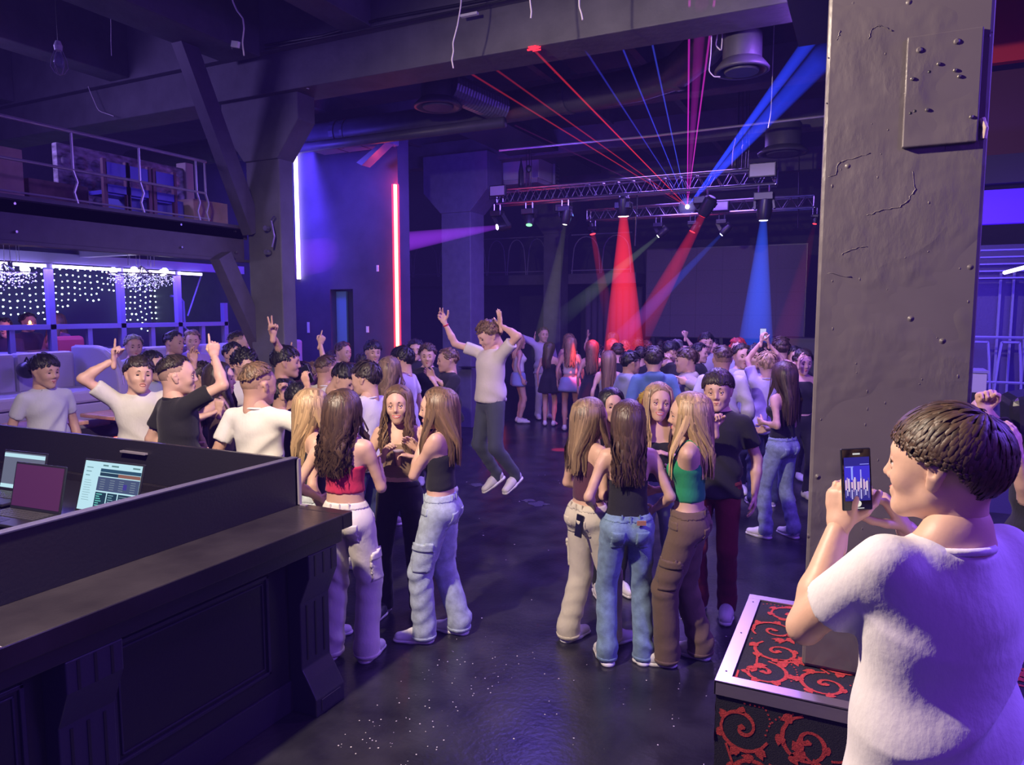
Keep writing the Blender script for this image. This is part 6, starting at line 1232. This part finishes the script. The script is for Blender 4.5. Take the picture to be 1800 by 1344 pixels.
G2e = person('blonde girl in a green crop top and brown cargo trousers in profile', 1216, 697, 4.5, -66, True, ('long', 'blonde', .33, .3, .2), 'fair', ('crop', (.015, .26, .11), 1.07, 1.33), ('cargo', (.15, .095, .065)), (-14, 0, 0), armL={'px': (1178, 838), 'dd': .25, 'h': 'grip', 'hint': (.5, -1, -.8), 'hd': (-.2, .9, .3)}, armR={'w': (.10, .25, 1.08), 'h': 'grip'}, feet={-1: (-.09, .10), 1: (.10, -.08)})
person('boy in a black t-shirt and dark red trousers at the right of the group', 1264, 657, 5.3, 208, False, ('fringe', 'dark', .06), 'fair', ('tee', BK, .86), ('wide', (.16, .008, .02)), (-4, 0, 4), armR={'px': (1258, 752), 'dd': -.35, 'h': 'fist', 'hint': (1, -.3, -.8), 'hdw': (-.1, 0, 1)})
# --- lounge guests
def seated(label, x, y, D, face, hair, top, fem=False, skin='fair', **k):
    p = dep(x, y, D); H = 1.72; person(label, x, y, D, face, fem, hair, skin, top, ('slim', BK), pos=p, H=H, z0=p[2]-H+.40, hipdrop=.40, feet={-1: (-.12, .42), 1: (.12, .42)}, armL={'w': (.08, .3, 1.1)}, armR={'w': (.08, .3, 1.1)}, **k)
seated('grey haired guest in a dark vest over a white shirt on the sofa', 234, 592, 8.7, 140, ('short', 'grey', .04), ('long', (.4, .4, .6)))
seated('guest in a dark blue suit beside the string of lights', 304, 586, 9.0, 100, ('short', 'black', .04), ('long', (.02, .03, .12)))
seated('fair haired guest behind the raised bent hand', 337, 584, 9.6, 150, ('short', 'dirty', .05), ('long', (.35, .25, .5)), True)
seated('bald guest resting a head on one arm near the slanted brace', 417, 586, 9.0, 60, ('fade', 'dark', .02), ('long', (.03, .03, .08)))
seated('guest in dark clothes at the right end of the sofas', 408, 606, 8.4, 120, ('short', 'black', .04), ('long', (.03, .03, .06)), True)
seated('guest behind the partition at the left edge with a lit face', 6, 562, 10.6, 150, ('short', 'dark', .04), ('long', (.05, .03, .1)), skin='pink')
seated('guest bending over a candle lit table', 48, 553, 11.0, 110, ('short', 'dark', .04), ('long', (.05, .03, .1)), skin='pink')
seated('red lit guest with long hair right of the candle', 99, 553, 10.8, 190, ('long', 'light', .3), ('long', (.2, .1, .3)), True, skin='pink')
e = thing('candle', 'glowing candle on the table behind the partition', 'candle', dep(53, 573, 10.6)); MB().lathe([(.03, -.05), (.035, .03)], sides=10).build('candle_glass', mat('candle_wax', (.7, .3, .1), .5, emis=(1, .35, .05), es=2.5), e); MB().ball((0, 0, .05), .018, 6, (1, 1, 1.8)).build('flame', emat('flame', (1, .6, .12), 10), e)
lamp('candle_glow', 'POINT', dep(55, 565, 10.4), (0, 0, 0), 5, (1, .25, .12), .05)
e = thing('handbag', 'dark round bag lying on the sofa behind the polo shirt boy', 'bag', dep(48, 650, 7.6)); MB().ball((0, 0, 0), .13, 9, (1, .7, .7)).build('bag_body', M_black, e, smooth=True); MB().tube([(-.06, 0, .06), (0, 0, .13), (.06, 0, .06)], .01, 6).build('bag_handle', M_black, e)
person('violet lit onlooker at the right edge raising both hands behind the photographer', 1862, 690, 3.5, -110, False, ('short', 'dark', .05), 'pink', ('tee', BK), ('jeans', (.2, .2, .55)), armR={'px': (1732, 722), 'dd': .1, 'h': 'fist', 'hdw': (-.1, .1, 1)}, armL={'px': (1790, 797), 'dd': -.1, 'h': 'relaxed'}, lod=1)
# --- the photographer in front
struct(MB().box((-.35, -.9, 0), (1.7, 2.2, .35)).build('floor_riser', M_floor))
P0 = person('boy in a white t-shirt filming with his phone, seen from behind at the right', 1672, 722, 1.46, -14, False, ('fringe', 'brown', .070), 'fair', ('tee', (.74, .71, .74), .72), ('slim', NAVY, .88), (-30, 4, 0), armL={'px': (1474, 925), 'dd': .22, 'h': 'grip', 'hint': (.5, -.1, -1), 'hdw': (.12, .1, 1), 'pn': (-.9, .3, 0)}, armR={'px': (1590, 925), 'dd': .26, 'h': 'grip', 'hint': (.5, -.1, -1), 'hdw': (-.55, .1, .8), 'pn': (-.8, .5, 0)}, z0=.35, lod=-1, hs=.97, slim=.88)
pc = dep(1505, 842, 1.66); e = thing('smartphone', 'smartphone held up by the boy in front, its screen showing the dancers', 'phone', pc, PHI+math.radians(-2)); e.rotation_euler = (math.radians(-4), math.radians(-3), PHI)
w, h = .070, .146
MB().box((-w/2, -.004, -h/2), (w/2, .004, h/2)).build('phone_case', M_black, e, bevel=.0035); MB().box((-w/2+.002, -.0046, -h/2+.002), (w/2-.002, -.004, h/2-.002)).build('glass', mat('black_glass', (.01, .01, .015), .08), e, bevel=.0003)
def ps(x0, x1, z0, z1, col, s, d=.0052, name='screen_image'): MB().box((-w/2+w*x0, -d, -h/2+h*z0), (-w/2+w*x1, -.0045, -h/2+h*z1)).build(name, emat('ph_%.2f_%.2f_%.2f' % col, col, s), e)
ps(.08, .92, .16, .86, (.04, .03, .32), .8); ps(.08, .92, .46, .72, (.06, .04, .70), .9, .0055); ps(.30, .36, .50, .70, (.3, .35, 1), 1, .0058); ps(.12, .38, .70, .715, (.3, .3, 1), 1, .0058); ps(.6, .9, .74, .75, (.3, .3, 1), 1, .0058); ps(.60, .64, .50, .66, (.4, .35, .9), 1, .0058)
for i in range(16): x = .10+.05*i; ps(x, x+.035, .34+.03*math.sin(i*2.1), .50+.04*math.sin(i*1.3), [(.85, .55, .75), (.5, .3, .6), (.9, .7, .8), (.12, .08, .3)][i % 4], 1, .0062); ps(x, x+.03, .22+.03*math.sin(i*1.1), .34, [(.15, .12, .4), (.5, .45, .8), (.08, .06, .25)][i % 3], 1, .0062)
ps(.38, .62, .90, .925, (.8, .8, .8), .8); ps(.3, .7, .035, .045, (.9, .9, .9), .9)
o = MB().lathe([(.0075, 0), (.0075, .0012)], (0, -.0052, -h/2+h*.115), [(1, 0, 0), (0, 0, -1), (0, 1, 0)], 16).build('shutter_button', emat('ph_white', (.9, .85, .75), .9), e)
